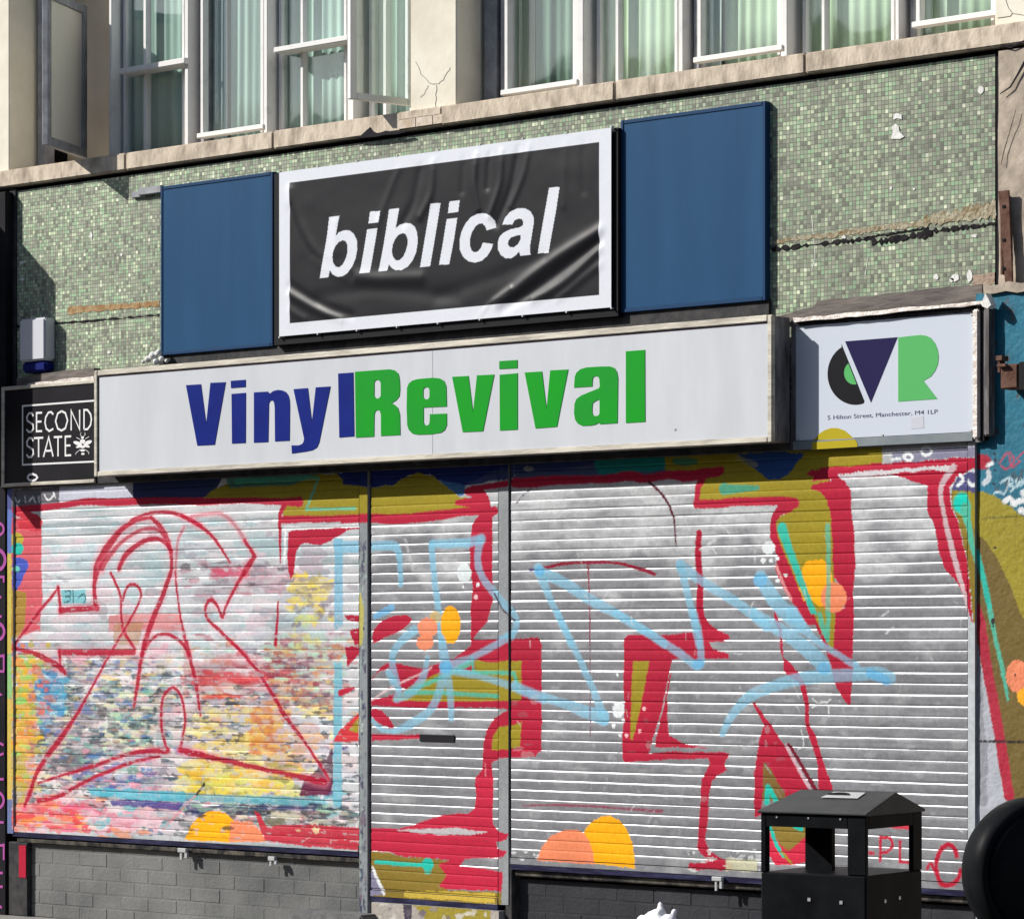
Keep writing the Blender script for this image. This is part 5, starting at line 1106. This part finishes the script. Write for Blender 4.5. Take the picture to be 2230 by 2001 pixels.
letter(mb, V2, [(65, 302), (300, 285), (450, 275), (505, 287), (545, 325), (558, 390), (562, 500), (555, 570), (520, 615), (468, 648), (500, 665), (540, 700), (560, 770), (565, 1000), (352, 1010), (352, 780), (340, 735), (315, 722), (290, 735), (278, 775), (275, 1018), (75, 1028)],
       [[(278, 420), (290, 398), (312, 390), (335, 400), (350, 425), (350, 565), (335, 590), (312, 598), (290, 590), (277, 565)]])
letter(mb, V2, [(700, 398), (760, 382), (920, 368), (1000, 375), (1050, 405), (1072, 460), (1078, 685), (822, 697), (822, 860), (835, 888), (858, 896), (880, 885), (890, 860), (892, 770), (1078, 763), (1078, 890), (1055, 945), (1010, 975), (900, 992), (760, 996), (700, 985), (660, 945), (642, 890), (636, 700), (640, 480), (660, 430)],
       [[(818, 500), (832, 478), (855, 470), (878, 480), (888, 505), (888, 575), (878, 600), (855, 608), (830, 598), (818, 575)]])
letter(mb, V2, [(1138, 358), (1318, 348), (1368, 755), (1412, 342), (1602, 332), (1478, 958), (1255, 968)])
letter(mb, V2, [(1658, 185), (1858, 172), (1858, 262), (1658, 272)]); letter(mb, V2, [(1662, 335), (1860, 318), (1860, 940), (1665, 950)])
letter(mb, V3, [(215, 412), (405, 400), (456, 820), (497, 388), (695, 378), (570, 1010), (335, 1028)])
letter(mb, V3, [(760, 578), (768, 460), (785, 415), (830, 375), (900, 355), (1060, 345), (1160, 345), (1205, 362), (1232, 400), (1245, 470), (1238, 970), (1045, 982), (1030, 962), (1000, 985), (940, 997), (850, 1000), (800, 975), (772, 930), (760, 860), (765, 760), (785, 705), (840, 665), (1035, 585), (1045, 560), (1040, 490), (1030, 460), (1000, 450), (970, 462), (962, 500), (960, 565)],
       [[(960, 790), (965, 750), (990, 730), (1025, 712), (1042, 715), (1042, 860), (1030, 885), (1000, 893), (972, 885), (960, 855)]])
letter(mb, V3, [(1332, 178), (1542, 162), (1545, 955), (1332, 968)])
mb.build('green_lettering', M['vgreen'], t)
mb = MB(); boxpx(mb, 1467, 1471, 933, 937, YF + .007, YF + .0095); mb.build('screw', M['steel'], t)

# ---- VR sign
VR = (1650, 620, 3.497); YV = -.028
X0, X1 = W(1733, 0, YV).x, W(2119, 0, YV).x; Z0, Z1 = W(1733, 960, YV).z, W(1733, 711, YV).z
t = empty('logo_sign', ((X0 + X1) / 2, YV, Z0), 'square-ish white sign with record and VR logo above a street address', 'shop sign')
mb = MB(); mb.box(X0, X1, YV, YV + .005, Z0, Z1); mb.build('plate', M['platewhite'], t, bevel=.001)
mb = MB(); mb.box(X0 - .03, X1 + .045, YV + .0052, -.0226, Z0 - .045, Z1 + .03); mb.build('backing', M['aludirty'], t)
mb = MB(); mb.box(X0 - .014, X1 + .0001, YV - .004, YV + .0051, Z0 - .040, Z0 - .002); mb.build('bottom_trim', pmat('grey_green_trim', C(122, 132, 138), .5, c2=C(140, 148, 150), scale=6), t, bevel=.002)
mb = MB(); mb.box(X1 + .008, X1 + .04, YV - .02, YV + .0051, Z0 - .03, Z1 + .012); mb.build('right_trim', M['leadbright'], t, bevel=.006, seg=2)
mb = MB(); mb.box(X1 + .06, X1 + .095, YV - .012, YV + .03, Z0 - .02, Z1 + .02); mb.build('side_trim', M['aludirty'], t, bevel=.006, seg=2)
mb = MB(); mb.box(X1 + .0405, X1 + .0595, YV - .004, YV + .03, Z0 - .04, Z1 + .03); mb.build('black_channel', M['dark'], t)
mb = MB(); prism(mb, jag(1727, 693, 2138, 655, 18, 1.6) + jag(2140, 663, 1729, 702, 18, 1.6), YV - .03, YV - .001); mb.build('top_flashing', M['leadbright'], t)
mb = MB(); prism(mb, [(1730, 702), (2120, 664), (2122, 672), (1730, 709)], YV - .012, YV - .0008); mb.build('top_shadow_trim', M['dark'], t)
mb = MB(); prism(mb, jag(2136, 664, 2146, 640, 3, 2) + [(2152, 650), (2158, 664), (2150, 672), (2140, 668)], YV - .04, YV); mb.build('foam_tip', M['plaster'], t)
ell = lambda cx, cy, rx, ry, t0, t1, n: [(cx + rx * math.cos(q), cy + ry * math.sin(q)) for q in np.linspace(t0, t1, n)]
def cut(pts):   # keep what lies left of the slanted line
    return [p for p in pts if (p[0] - 637) * (887 - 452) - (p[1] - 452) * (812 - 637) < 0]
rec = [(637, 452)] + [p for p in ell(742, 680, 210, 234, -2.08, -2 * math.pi + 1.2, 46) if (p[0] - 637) * 435 - (p[1] - 452) * 175 < 0] + [(812, 887)]
mb = MB(); letter(mb, VR, rec, Y=YV - .0012, Yb=YV - .0002); mb.build('record_emblem', M['logoblack'], t)
lab = [p for p in ell(735, 672, 77, 88, -.9, -2 * math.pi - .9, 60) if (p[0] - 637) * 435 - (p[1] - 452) * 175 < -200]
mb = MB(); letter(mb, VR, lab, Y=YV - .0019, Yb=YV - .0013); mb.build('record_label', M['lgreen'], t)
mb = MB(); letter(mb, VR, [(665, 432), (1065, 400), (862, 898)], Y=YV - .0012, Yb=YV - .0002); mb.build('letter_v', M['indigo'], t)
mb = MB(); letter(mb, VR, [(1070, 402), (1150, 392), (1240, 383), (1280, 388), (1318, 405), (1350, 445), (1370, 495), (1378, 550), (1372, 605), (1352, 655), (1318, 700), (1262, 732), (1368, 870), (1070, 890)], Y=YV - .0014, Yb=YV - .0004); mb.build('letter_r', M['lgreen'], t)
mb = MB(); prism(mb, [(1773, 958), (1782, 946), (1795, 937), (1810, 932), (1824, 932), (1840, 938), (1853, 949), (1860, 956)], YV - .0016, YV - .0002); prism(mb, [(1769, 963), (1862, 957), (1867, 966), (1867, 973), (1768, 979)], YV - .0056, YV - .0042); mb.build('spray_dome', M['yellow'], t)
mb = MB()
for x, y in ((1738, 719), (2115, 685), (2113, 938), (1737, 956), (1920, 948)): boxpx(mb, x - 2.5, x + 2.5, y - 2.5, y + 2.5, YV - .003, YV)
mb.each('screw', M['steel'], t)
def text(body, x0, y0, x1, capx, Y, mat, parent, name):
    cu = bpy.data.curves.new('txt', 'FONT'); cu.body = body; cu.size = 1; ob = bpy.data.objects.new('txt', cu); COL.objects.link(ob)
    dg = bpy.context.evaluated_depsgraph_get(); dg.update(); me = bpy.data.meshes.new_from_object(ob.evaluated_get(dg)); bpy.data.objects.remove(ob)
    vx = [v.co.x for v in me.vertices]; a, b = min(vx), max(vx)
    A, B = W(x0, y0, Y), W(x1, 0, Y); sx = (B.x - A.x) / (b - a); s_v = (W(x0, y0 - capx, Y).z - A.z) / .73
    for v in me.vertices:
        x, y = v.co.x, v.co.y; v.co = (A.x + (x - a) * sx, Y, A.z + y * s_v)
    return link(name, me, mat, parent)
text('5 Hilton Street, Manchester, M4 1LP', 1802, 914, 2042, 9.5, YV - .001, pmat('address_print', C(84, 84, 120), .5), t, 'address_text')
mb = MB(); prism(mb, [(1984, 909), (2011, 906), (2012, 932), (1984, 934)], YV - .0011, YV - .0003); mb.build('peeled_patch', pmat('faded_sticker', C(204, 206, 216), .6), t)

# ---- SECOND STATE sign
YS = -.034; SS = (0, 680, 3.38)
X0, X1 = W(3, 0, YS).x, W(206, 0, YS).x; Z0, Z1 = W(3, 1061, YS).z, W(3, 843, YS).z
t = empty('black_sign', ((X0 + X1) / 2, YS, Z0), 'black sign lettered SECOND STATE with a small white bee, partly covered by the light box', 'shop sign')
mb = MB(); mb.box(X0 + .025, X1, YS + .004, -.0225, Z0 + .02, Z1 - .02); mb.build('face', M['blackpaint'], t)
mb = MB(); mb.box(X0, X0 + .0249, YS - .003, -.0225, Z0, Z1); mb.box(X0 + .025, X1, YS - .003, -.0225, Z0, Z0 + .0199); mb.box(X0 + .025, X1, YS - .003, -.0225, Z1 - .0199, Z1); mb.build('frame', M['alu'], t, bevel=.003)
mb = MB(); y_ = YS + .0026
ribbon(mb, R(SS, [(700, 650), (166, 690), (166, 1122), (700, 1098)]), .0095, y_)
mb.build('outline_rectangle', M['textwhite'], t)
GL = {'S': [[(.92, .82), (.7, .98), (.35, .98), (.1, .8), (.15, .6), (.5, .5), (.88, .38), (.92, .18), (.65, .02), (.3, .02), (.05, .16)]], 'E': [[(.95, .97), (.1, .97), (.1, .03), (.95, .03)], [(.1, .52), (.85, .52)]],
      'C': [[(.95, .85), (.7, .98), (.4, .95), (.12, .72), (.05, .45), (.18, .15), (.5, .01), (.95, .12)]], 'O': [[(.5, .99), (.8, .88), (.97, .5), (.8, .12), (.5, .01), (.2, .12), (.03, .5), (.2, .88), (.5, .99)]],
      'N': [[(.08, 0), (.08, .98), (.92, .02), (.92, 1)]], 'D': [[(.1, .02), (.1, .98), (.5, .97), (.85, .75), (.95, .5), (.85, .22), (.5, .02), (.1, .02)]], 'T': [[(0, .97), (1, .97)], [(.5, .95), (.5, 0)]], 'A': [[(.02, 0), (.55, .98), (.98, 0)], [(.25, .3), (.85, .3)]]}
mb = MB(); n = 0
def word(items, top0, top1, bot0, bot1, xa, xb):
    global n
    for ch, x0, x1 in items:
        for stt in GL[ch]:
            pts = []
            for u, v in stt:
                x = x0 + (x1 - x0) * u; f = (x - xa) / (xb - xa); tp = top0 + (top1 - top0) * f; bt = bot0 + (bot1 - bot0) * f
                pts.append((x, bt + (tp - bt) * v))
            ribbon(mb, R(SS, pts), .0112, y_ - .00012 * (n % 7), .0008); n += 1
word([('S', 192, 250), ('E', 264, 312), ('C', 328, 396), ('O', 406, 500), ('N', 518, 592), ('D', 612, 676)], 742, 712, 884, 862, 190, 680)
word([('S', 192, 250), ('T', 250, 318), ('A', 318, 392), ('T', 396, 458), ('E', 476, 526)], 925, 908, 1070, 1056, 190, 530)
mb.build('lettering', M['textwhite'], t)
mb = MB()
def el(cx, cy, rx, ry, ang, Y):
    pts = [(cx + rx * math.cos(q) * math.cos(ang) - ry * math.sin(q) * math.sin(ang), cy + rx * math.cos(q) * math.sin(ang) + ry * math.sin(q) * math.cos(ang)) for q in np.linspace(0, 2 * math.pi, 14)[:-1]]
    prism(mb, R(SS, pts), Y, Y + .0006)
el(572, 965, 34, 14, .35, y_); el(645, 960, 34, 14, -.4, y_); el(580, 988, 22, 9, -.3, y_ - .0008); el(640, 985, 22, 9, .3, y_ - .0008)
el(608, 950, 20, 16, 0, y_ - .0016); el(608, 990, 20, 10, 0, y_ - .0018); el(608, 1016, 19, 9, 0, y_ - .0016); el(610, 1042, 13, 8, 0, y_ - .0016); el(607, 922, 11, 10, 0, y_ - .0014)
for q in ([(600, 915), (590, 898), (598, 885)], [(615, 915), (628, 898), (622, 885)], [(590, 1010), (560, 1035), (556, 1048)], [(628, 1010), (655, 1032), (652, 1046)], [(590, 935), (562, 922)], [(628, 932), (655, 915)]): ribbon(mb, R(SS, q), .003, y_ - .0024, .0006)
mb.build('bee_emblem', M['textwhite'], t)
mb = MB(); ribbon(mb, R(SS, [(200, 1215), (215, 1195), (240, 1190), (265, 1200), (275, 1215), (262, 1232), (238, 1240), (212, 1232), (200, 1215)]), .012, YS + .0024); mb.build('white_spray_ring', M['textwhite'], t)

# ---- alarm box
t = empty('alarm_box', (W(70, 800, YM).x, YM, W(70, 812, YM).z), 'white alarm box with navy base on the mosaic at far left', 'alarm box')
X0, X1 = W(41, 0, YM - .08).x, W(97, 0, YM - .08).x
mb = MB(); mb.box(X0, X1, YM - .08, YM - .001, W(60, 787, YM - .08).z, W(60, 694, YM - .08).z); mb.build('cover', M['plastic'], t, bevel=.010, seg=2, smooth=False)
mb = MB(); mb.box(X0 + .012, X1 - .006, YM - .07, YM - .001, W(60, 811, YM - .08).z, W(60, 787.5, YM - .08).z); mb.build('base', M['navy'], t, bevel=.012, seg=3)

# ---- blob of expanding foam on the light box
def lumps(name, pts, mat, parent=None, sub=2):
    bm = bmesh.new()
    for c, r in pts:
        ret = bmesh.ops.create_icosphere(bm, subdivisions=sub, radius=r)
        for v in ret['verts']: v.co = v.co * (1 + .22 * mnoise.noise(v.co * 30 + Vector(c) * 9)) + Vector(c)
    me = bpy.data.meshes.new(name); bm.to_mesh(me); bm.free()
    for p in me.polygons: p.use_smooth = True
    o = link(name, me, mat, parent)
    rm = o.modifiers.new('merge', 'REMESH'); rm.mode = 'VOXEL'; rm.voxel_size = .008 if 'bag' in name else .004; rm.use_smooth_shade = True
    sm_ = o.modifiers.new('relax', 'SMOOTH'); sm_.iterations = 14 if 'bag' in name else 4; sm_.factor = .6
    return o
pts = []
for px, py, r in ((322, 782, .02), (334, 775, .026), (346, 768, .02), (352, 782, .016), (363, 786, .012), (312, 788, .012), (340, 788, .018)):
    v = W(px, py, -.02); pts.append(((v.x, v.y, v.z), r))
tag(lumps('foam_blob', pts, M['plaster']), 'white lump of expanding foam on top of the light box, below the left blue panel', 'foam')

# ---- neighbour on the right: stone pier, teal and painted wall
nb = empty('neighbour_building', (W(2300, 0).x, 0, 0), 'neighbouring building at the right edge, rough stone above teal and graffiti-painted wall', 'building')
XA, XB = W(2176, 0, YM - .02).x, W(2480, 0, YM - .02).x; zT = zsB - .02; zB_ = W(2200, 636, YM - .02).z
def pier_y(XX, ZZ): return YM - .025 + .022 * (fbm(XX * 5, ZZ * 5, 3, 5) - .5)
grid_mesh('stone_pier', np.linspace(XA, XB, 120), np.linspace(zB_, zT, 260), pier_y, None, M['pier'], nb, smooth=True)
mb = MB(); mb.box(XA + .02, XB, YM + .02, YM + .3, zB_, zT); mb.build('pier_core', M['pier'], nb)
mb = MB()
ribbon(mb, [(2232, 135), (2215, 165), (2200, 190), (2178, 205)], [.016, .010, .008, .004], YM - .040); ribbon(mb, [(2178, 98), (2200, 104), (2230, 90)], [.008, .006, .008], YM - .041); ribbon(mb, [(2212, 240), (2198, 290), (2186, 330), (2180, 360)], [.002, .003, .004, .002], YM - .042)
mb.each('crack', M['dark'], nb)
mb = MB(); mb.box(W(2167, 0, YM).x, XA + .025, YM + .0, YM + .2, zB_, zT); mb.build('dark_joint', M['dark'], nb)
zTeal = W(2200, 634, -.0).z; XW0 = W(2124.5, 0).x; XW1 = W(2480, 0).x
xs = np.linspace(XW0, XW1, int((XW1 - XW0) / .005)); zs = np.linspace(.02, zTeal, int((zTeal) / .0055))
def wall_col(x, z):
    rgba = np.ones((len(x), 4)); n_ = fbm(x * 6, z * 6, 50, 5); s2 = fbm(x * 30, z * 30, 60, 3)
    rgba[:, :3] = np.array(C(34, 122, 150))[None] * (.7 + .45 * n_ + .2 * (s2 - .5))[:, None]
    worn = fbm(x * 18, z * 18, 70, 4) > .70; rgba[worn, :3] = C(70, 92, 104)
    PW.apply(x, z, rgba); rgba[:, :3] *= (.9 + .18 * (n_ - .3))[:, None]
    return rgba
grid_mesh('painted_wall', xs, zs, lambda XX, ZZ: .002 + .006 * (fbm(XX * 5, ZZ * 5, 33, 4) - .5) + .003 * (fbm(XX * 30, ZZ * 30, 34, 2) - .5), wall_col, M['wallpaint'], nb, smooth=True)
mb = MB(); mb.box(XW0, XW1, .02, .3, 0, zTeal - .001); mb.build('wall_core', M['pier'], nb)
mb = MB(); mb.box(XRR - .1, XRR + 6, YM, 8, 0, 8.2); mb.build('far_wall', M['pier'], nb)
# broken stone edge above the teal
mb = MB(); prism(mb, jag(2140, 622, 2480, 590, 12, 4) + jag(2480, 616, 2142, 640, 14, 3), -.012, .03); mb.build('broken_edge', M['pier'], nb)
# rusty angle iron
mb = MB(); X_, X2 = W(2174, 0, YM - .06).x, W(2196, 0, YM - .06).x; zt, zb = W(2180, 416, YM - .06).z, W(2190, 622, YM - .06).z
mb.add([(X_, YM - .06, zt), (X2, YM - .06, zt), (X2 + .02, YM - .06, zb), (X_ + .035, YM - .06, zb), (X_, YM - .05, zt), (X2, YM - .05, zt), (X2 + .02, YM - .05, zb), (X_ + .035, YM - .05, zb)], [(0, 3, 2, 1), (4, 5, 6, 7), (0, 1, 5, 4), (1, 2, 6, 5), (2, 3, 7, 6), (3, 0, 4, 7)])
mb.box(X_ + .004, X_ + .014, YM - .0495, YM + .02, zb + .05, zt)
ai = tag(mb.build('iron_bracket', M['rust'], None), 'rusty flat iron bracket fixed to the rough stone pier', 'bracket')
mb = MB()
for y in (447, 520, 582): boxpx(mb, 2182, 2188, y, y + 6, YM - .064, YM - .0603, ref=2182)
mb.each('bolt_hole', M['dark'], ai)
# old brown fitting on the teal wall
t = empty('wall_fitting', (W(2200, 830).x, -.05, W(2200, 850, -.08).z), 'broken brown junction box with cut cables on the teal wall', 'junction box')
mb = MB(); boxpx(mb, 2178, 2216, 794, 848, -.10, -.004); mb.build('box', M['rust'], t, bevel=.006)
mb = MB(); boxpx(mb, 2217, 2260, 788, 852, -.12, -.006); mb.build('side_case', M['black'], t, bevel=.006)
mb = MB(); boxpx(mb, 2168, 2182, 775, 786, -.11, -.06); boxpx(mb, 2170, 2190, 793, 800, -.12, -.1005); boxpx(mb, 2172, 2178, 787, 812, -.09, -.05); mb.build('stub_cable', M['rust'], t, bevel=.002)

# ---- neighbour on the left: black pillar with pink lettering
t = empty('left_neighbour_building', (W(-60, 0, -.05).x, -.05, 0), 'black-painted shop pillar at the left edge with pink vertical lettering', 'building')
mb = MB(); mb.box(W(-900, 0, -.012).x, W(12, 0, -.012).x, -.012, .6, 0, zsB - .03); mb.build('pillar', M['blackpaint'], t, bevel=.004)
mb = MB(); mb.box(W(-900, 0, -.05).x, W(-302, 0, YM).x, .01, .6, zsB - .029, 8.3); mb.build('upper_wall', M['pier'], t)
mb = MB(); n = 0
def ring(cy, ry, rx=16, wd=.012, cx=-6):
    ribbon(mb, [(cx + rx * math.cos(q), cy + ry * math.sin(q)) for q in np.linspace(-math.pi, math.pi, 22)], wd, -.0145)
ring(1152, 13, 12, .016, -4); ring(1219, 22, 17, .022, -6); ring(1375, 18, 15, .02, -6); ring(1720 + 22, 17, 14, .018, -6); ring(1752, 0.1, 1, .001, -8) if False else None
for pts in ([(-16, 1256), (8, 1256), (8, 1268)], [(-16, 1300), (3, 1300)], [(-16, 1342), (4, 1342)], [(-16, 1428), (9, 1428)], [(8, 1424), (8, 1462)], [(-16, 1460), (9, 1462)], [(-16, 1500), (2, 1512), (-16, 1520)], [(-16, 1610), (8, 1622)], [(-16, 1650), (8, 1640)], [(-16, 1696), (8, 1696)], [(-16, 1790), (8, 1790)], [(-16, 1840), (10, 1840)], [(8, 1836), (8, 1872)], [(-16, 1900), (6, 1900)], [(-16, 1930), (6, 1930)], [(-16, 1960), (4, 1976)]):
    ribbon(mb, pts, .014, -.0145 - .0004 * (n % 3)); n += 1
mb.build('pink_lettering', M['pink'], t)
# blade sign that throws the long shade over the left end (stands just outside the frame)
bXs = W(124, 0, YM).x - 1.25 * (.62 + YM)
t2 = empty('projecting_sign', (bXs, -.05, 2.7), 'dark projecting blade sign on the left neighbour, just beyond the left edge', 'projecting sign')
zt = W(118, 618, YM).z + 1.05 * (.62 + YM); zbm = W(93, 1156, 0).z + 1.05 * .62
mb = MB(); mb.box(bXs - .05, bXs, -.62, -.1, zbm, zt); mb.build('board', M['blackpaint'], t2, bevel=.01)
mb = MB(); mb.box(bXs - .035, bXs - .015, -.0999, -.05, zbm + .2, zbm + .26); mb.box(bXs - .035, bXs - .015, -.0999, -.05, zt - .26, zt - .2); mb.build('arm', M['black'], t2)

# ---- litter bin
ZE = .905; P0 = atZ(1887, 1771, ZE); wB = .44; ang = math.radians(8)
t = empty('litter_bin', (P0.x - wB / 2, P0.y + wB / 2, 0), 'black square litter bin with pitched lid and open hatches, in front of the silver shutter', 'litter bin')
ux = Vector((math.cos(ang), math.sin(ang))); uy = Vector((-math.sin(ang), math.cos(ang)))
O = Vector((P0.x, P0.y)) - ux * wB          # front-left corner
class LB_(MB):
    def lb(s, a0, a1, b0, b1, z0, z1):
        q = [O + ux * a0 + uy * b0, O + ux * a1 + uy * b0, O + ux * a1 + uy * b1, O + ux * a0 + uy * b1]
        return s.add([(p.x, p.y, z0) for p in q] + [(p.x, p.y, z1) for p in q], [(0, 3, 2, 1), (4, 5, 6, 7), (0, 1, 5, 4), (1, 2, 6, 5), (2, 3, 7, 6), (3, 0, 4, 7)])
e = .005; zo0 = .683; zo1 = .848
mb = LB_(); mb.lb(e, wB - e, e, wB - e, .06, zo0); mb.build('body', M['bin'], t, bevel=.006)
mb = LB_(); mb.lb(e + .03, wB - e - .03, e + .03, wB - e - .03, 0, .0595); mb.build('plinth', M['bin'], t)
for a0, a1, b0, b1 in ((e, e + .022, e, e + .03), (wB - e - .075, wB - e, e, e + .02), (e, e + .022, wB - e - .03, wB - e), (wB - e - .02, wB - e, wB - e - .07, wB - e)):
    mb = LB_(); mb.lb(a0, a1, b0, b1, zo0 + .0005, ZE - .0102); mb.build('corner_post', M['bin'], t, bevel=.003)
mb = LB_(); th_ = .012
mb.lb(e + .023, wB - e - .076, e, e + th_, zo1, ZE - .003); mb.lb(e + .043, wB - e - .043, wB - e - th_, wB - e, zo1, ZE - .003); mb.lb(e, e + th_, e + .043, wB - e - .043, zo1, ZE - .003); mb.lb(wB - e - th_, wB - e, e + .021, wB - e - .071, zo1, ZE - .003)
mb.build('header_band', M['bin'], t)
mb = LB_(); mb.lb(e + .08, e + .19, .19, .215, zo0 + .0004, zo1 + .02); mb.build('inner_baffle', M['bin'], t)
# lid: ridge runs parallel to the street
rz = ZE + .068; ov = .004
def pt(a, b, z): p = O + ux * a + uy * b; return (p.x, p.y, z)
A0, A1, B0, B1, Bm = -ov, wB + ov, -ov, wB + ov, wB / 2; tk = .010
mb = MB().add([pt(A0, B0, ZE - tk), pt(A1, B0, ZE - tk), pt(A1, B1, ZE - tk), pt(A0, B1, ZE - tk), pt(A0, B0, ZE), pt(A1, B0, ZE), pt(A1, B1, ZE), pt(A0, B1, ZE), pt(A0 + .05, Bm, rz), pt(A1, Bm, rz)],
              [(0, 3, 2, 1), (0, 1, 5, 4), (1, 2, 6, 9, 5), (2, 3, 7, 6), (3, 0, 4, 8, 7), (4, 5, 9, 8), (6, 7, 8, 9)])
lid = mb.build('lid', pmat('grey_black_lid', (.036, .038, .041), .45, c2=(.05, .052, .055), scale=12, bump=.0005, bscale=150), t, bevel=.003)
def roofpt(a, s_, lift): z = ZE + (rz - ZE) * s_ + lift; return pt(a, B0 + (Bm - B0) * s_, z)
mb = MB().add([roofpt(.18, .62, .004), roofpt(.33, .62, .004), roofpt(.33, .90, .004), roofpt(.20, .90, .004)], [(0, 1, 2, 3)]); mb.build('stub_plate', M['steel'], lid)
mb = MB(); c0 = .235
mb.add([roofpt(c0 + .05 * math.cos(q), .74 + .12 * math.sin(q), .0055) for q in np.linspace(0, math.pi, 10)], [tuple(range(10))]); mb.build('stub_slot', M['dark'], lid)
mb = LB_()
for a in (.07, .2, .33): mb.lb(a, a + .006, e - .003, e - .0005, ZE - .026, ZE - .020)
for a, z in ((.20, .585), (.33, .58)): mb.lb(a, a + .012, e - .003, e - .0005, z, z + .012)
for b, z in ((.14, .58), (.25, .585)): mb.lb(wB - e + .0005, wB - e + .003, b, b + .012, z, z + .012)
mb.each('rivet', M['steel'], t)

# ---- big round black thing of unknown kind at the right edge, on an added post
def lathe(mb, prof, c, ax, up, n=64):
    ax = ax.normalized(); up = (up - ax * up.dot(ax)).normalized(); sd = ax.cross(up); base = len(mb.v); vs = []
    for r, h in prof:
        for i in range(n):
            q = 2 * math.pi * i / n; vs.append(tuple(c + ax * h + (up * math.cos(q) + sd * math.sin(q)) * r))
    fs = []
    for k in range(len(prof) - 1):
        for i in range(n):
            j = (i + 1) % n; fs.append((k * n + i, k * n + j, (k + 1) * n + j, (k + 1) * n + i))
    fs.append(tuple(range(n))[::-1]); fs.append(tuple((len(prof) - 1) * n + i for i in range(n)))
    mb.add(vs, fs)
tt = 10.6; dx, dy = ray(2252); cc = Vector((dx * tt, -D + dy * tt, H - (1897 - HY) / F * tt)); Rr = 163 / F * tt
axd = Vector((.93, -.42, 0)).normalized()          # the disc face looks to the right of the camera
t = empty('round_black_object', (cc.x, cc.y, 0), 'large glossy black round object of unknown kind on an added post, cut off by the right edge', 'round object')
mb = MB(); lathe(mb, [(Rr * .55, -.10), (Rr * .80, -.095), (Rr * .93, -.075), (Rr * .985, -.045), (Rr, -.01), (Rr * .99, .02), (Rr * .95, .045), (Rr * .90, .055), (Rr * .86, .052)], cc, axd, Vector((0, 0, 1))); mb.build('head', M['bin'], t, smooth=True)
mb = MB(); lathe(mb, [(Rr * .84, .04), (Rr * .84, .058), (Rr * .80, .066), (Rr * .6, .072), (Rr * .2, .075)], cc, axd, Vector((0, 0, 1))); mb.build('face_disc', M['bin'], t, smooth=True)
mb = MB(); lathe(mb, [(.085, 0), (.085, .03), (.07, .05), (.065, cc.z - Rr * .8), (.05, cc.z - Rr * .5)], Vector((cc.x, cc.y, 0)), Vector((0, 0, 1)), Vector((1, 0, 0))); mb.build('post', M['bin'], t, smooth=True)

# ---- white rubbish bag
pts = []
for px, py, r in ((1436, 2042, .085), (1408, 2040, .07), (1464, 2040, .07), (1432, 1992, .035), (1441, 1968, .017), (1464, 1985, .018), (1447, 1984, .026), (1407, 2004, .03), (1421, 1990, .018), (1395, 2012, .022), (1466, 2004, .034), (1452, 2008, .03)):
    v = W(px, py, -.35); pts.append(((v.x, v.y + random.uniform(-.03, .02), v.z), r))
v = W(1435, 2150, -.35); pts += [((v.x, -.35, .14), .15), ((v.x - .1, -.33, .10), .1), ((v.x + .1, -.36, .10), .1)]
tag(lumps('rubbish_bag', pts, M['bag'], None, 3), 'knotted white plastic rubbish bag on the pavement by the dark brick', 'bag')
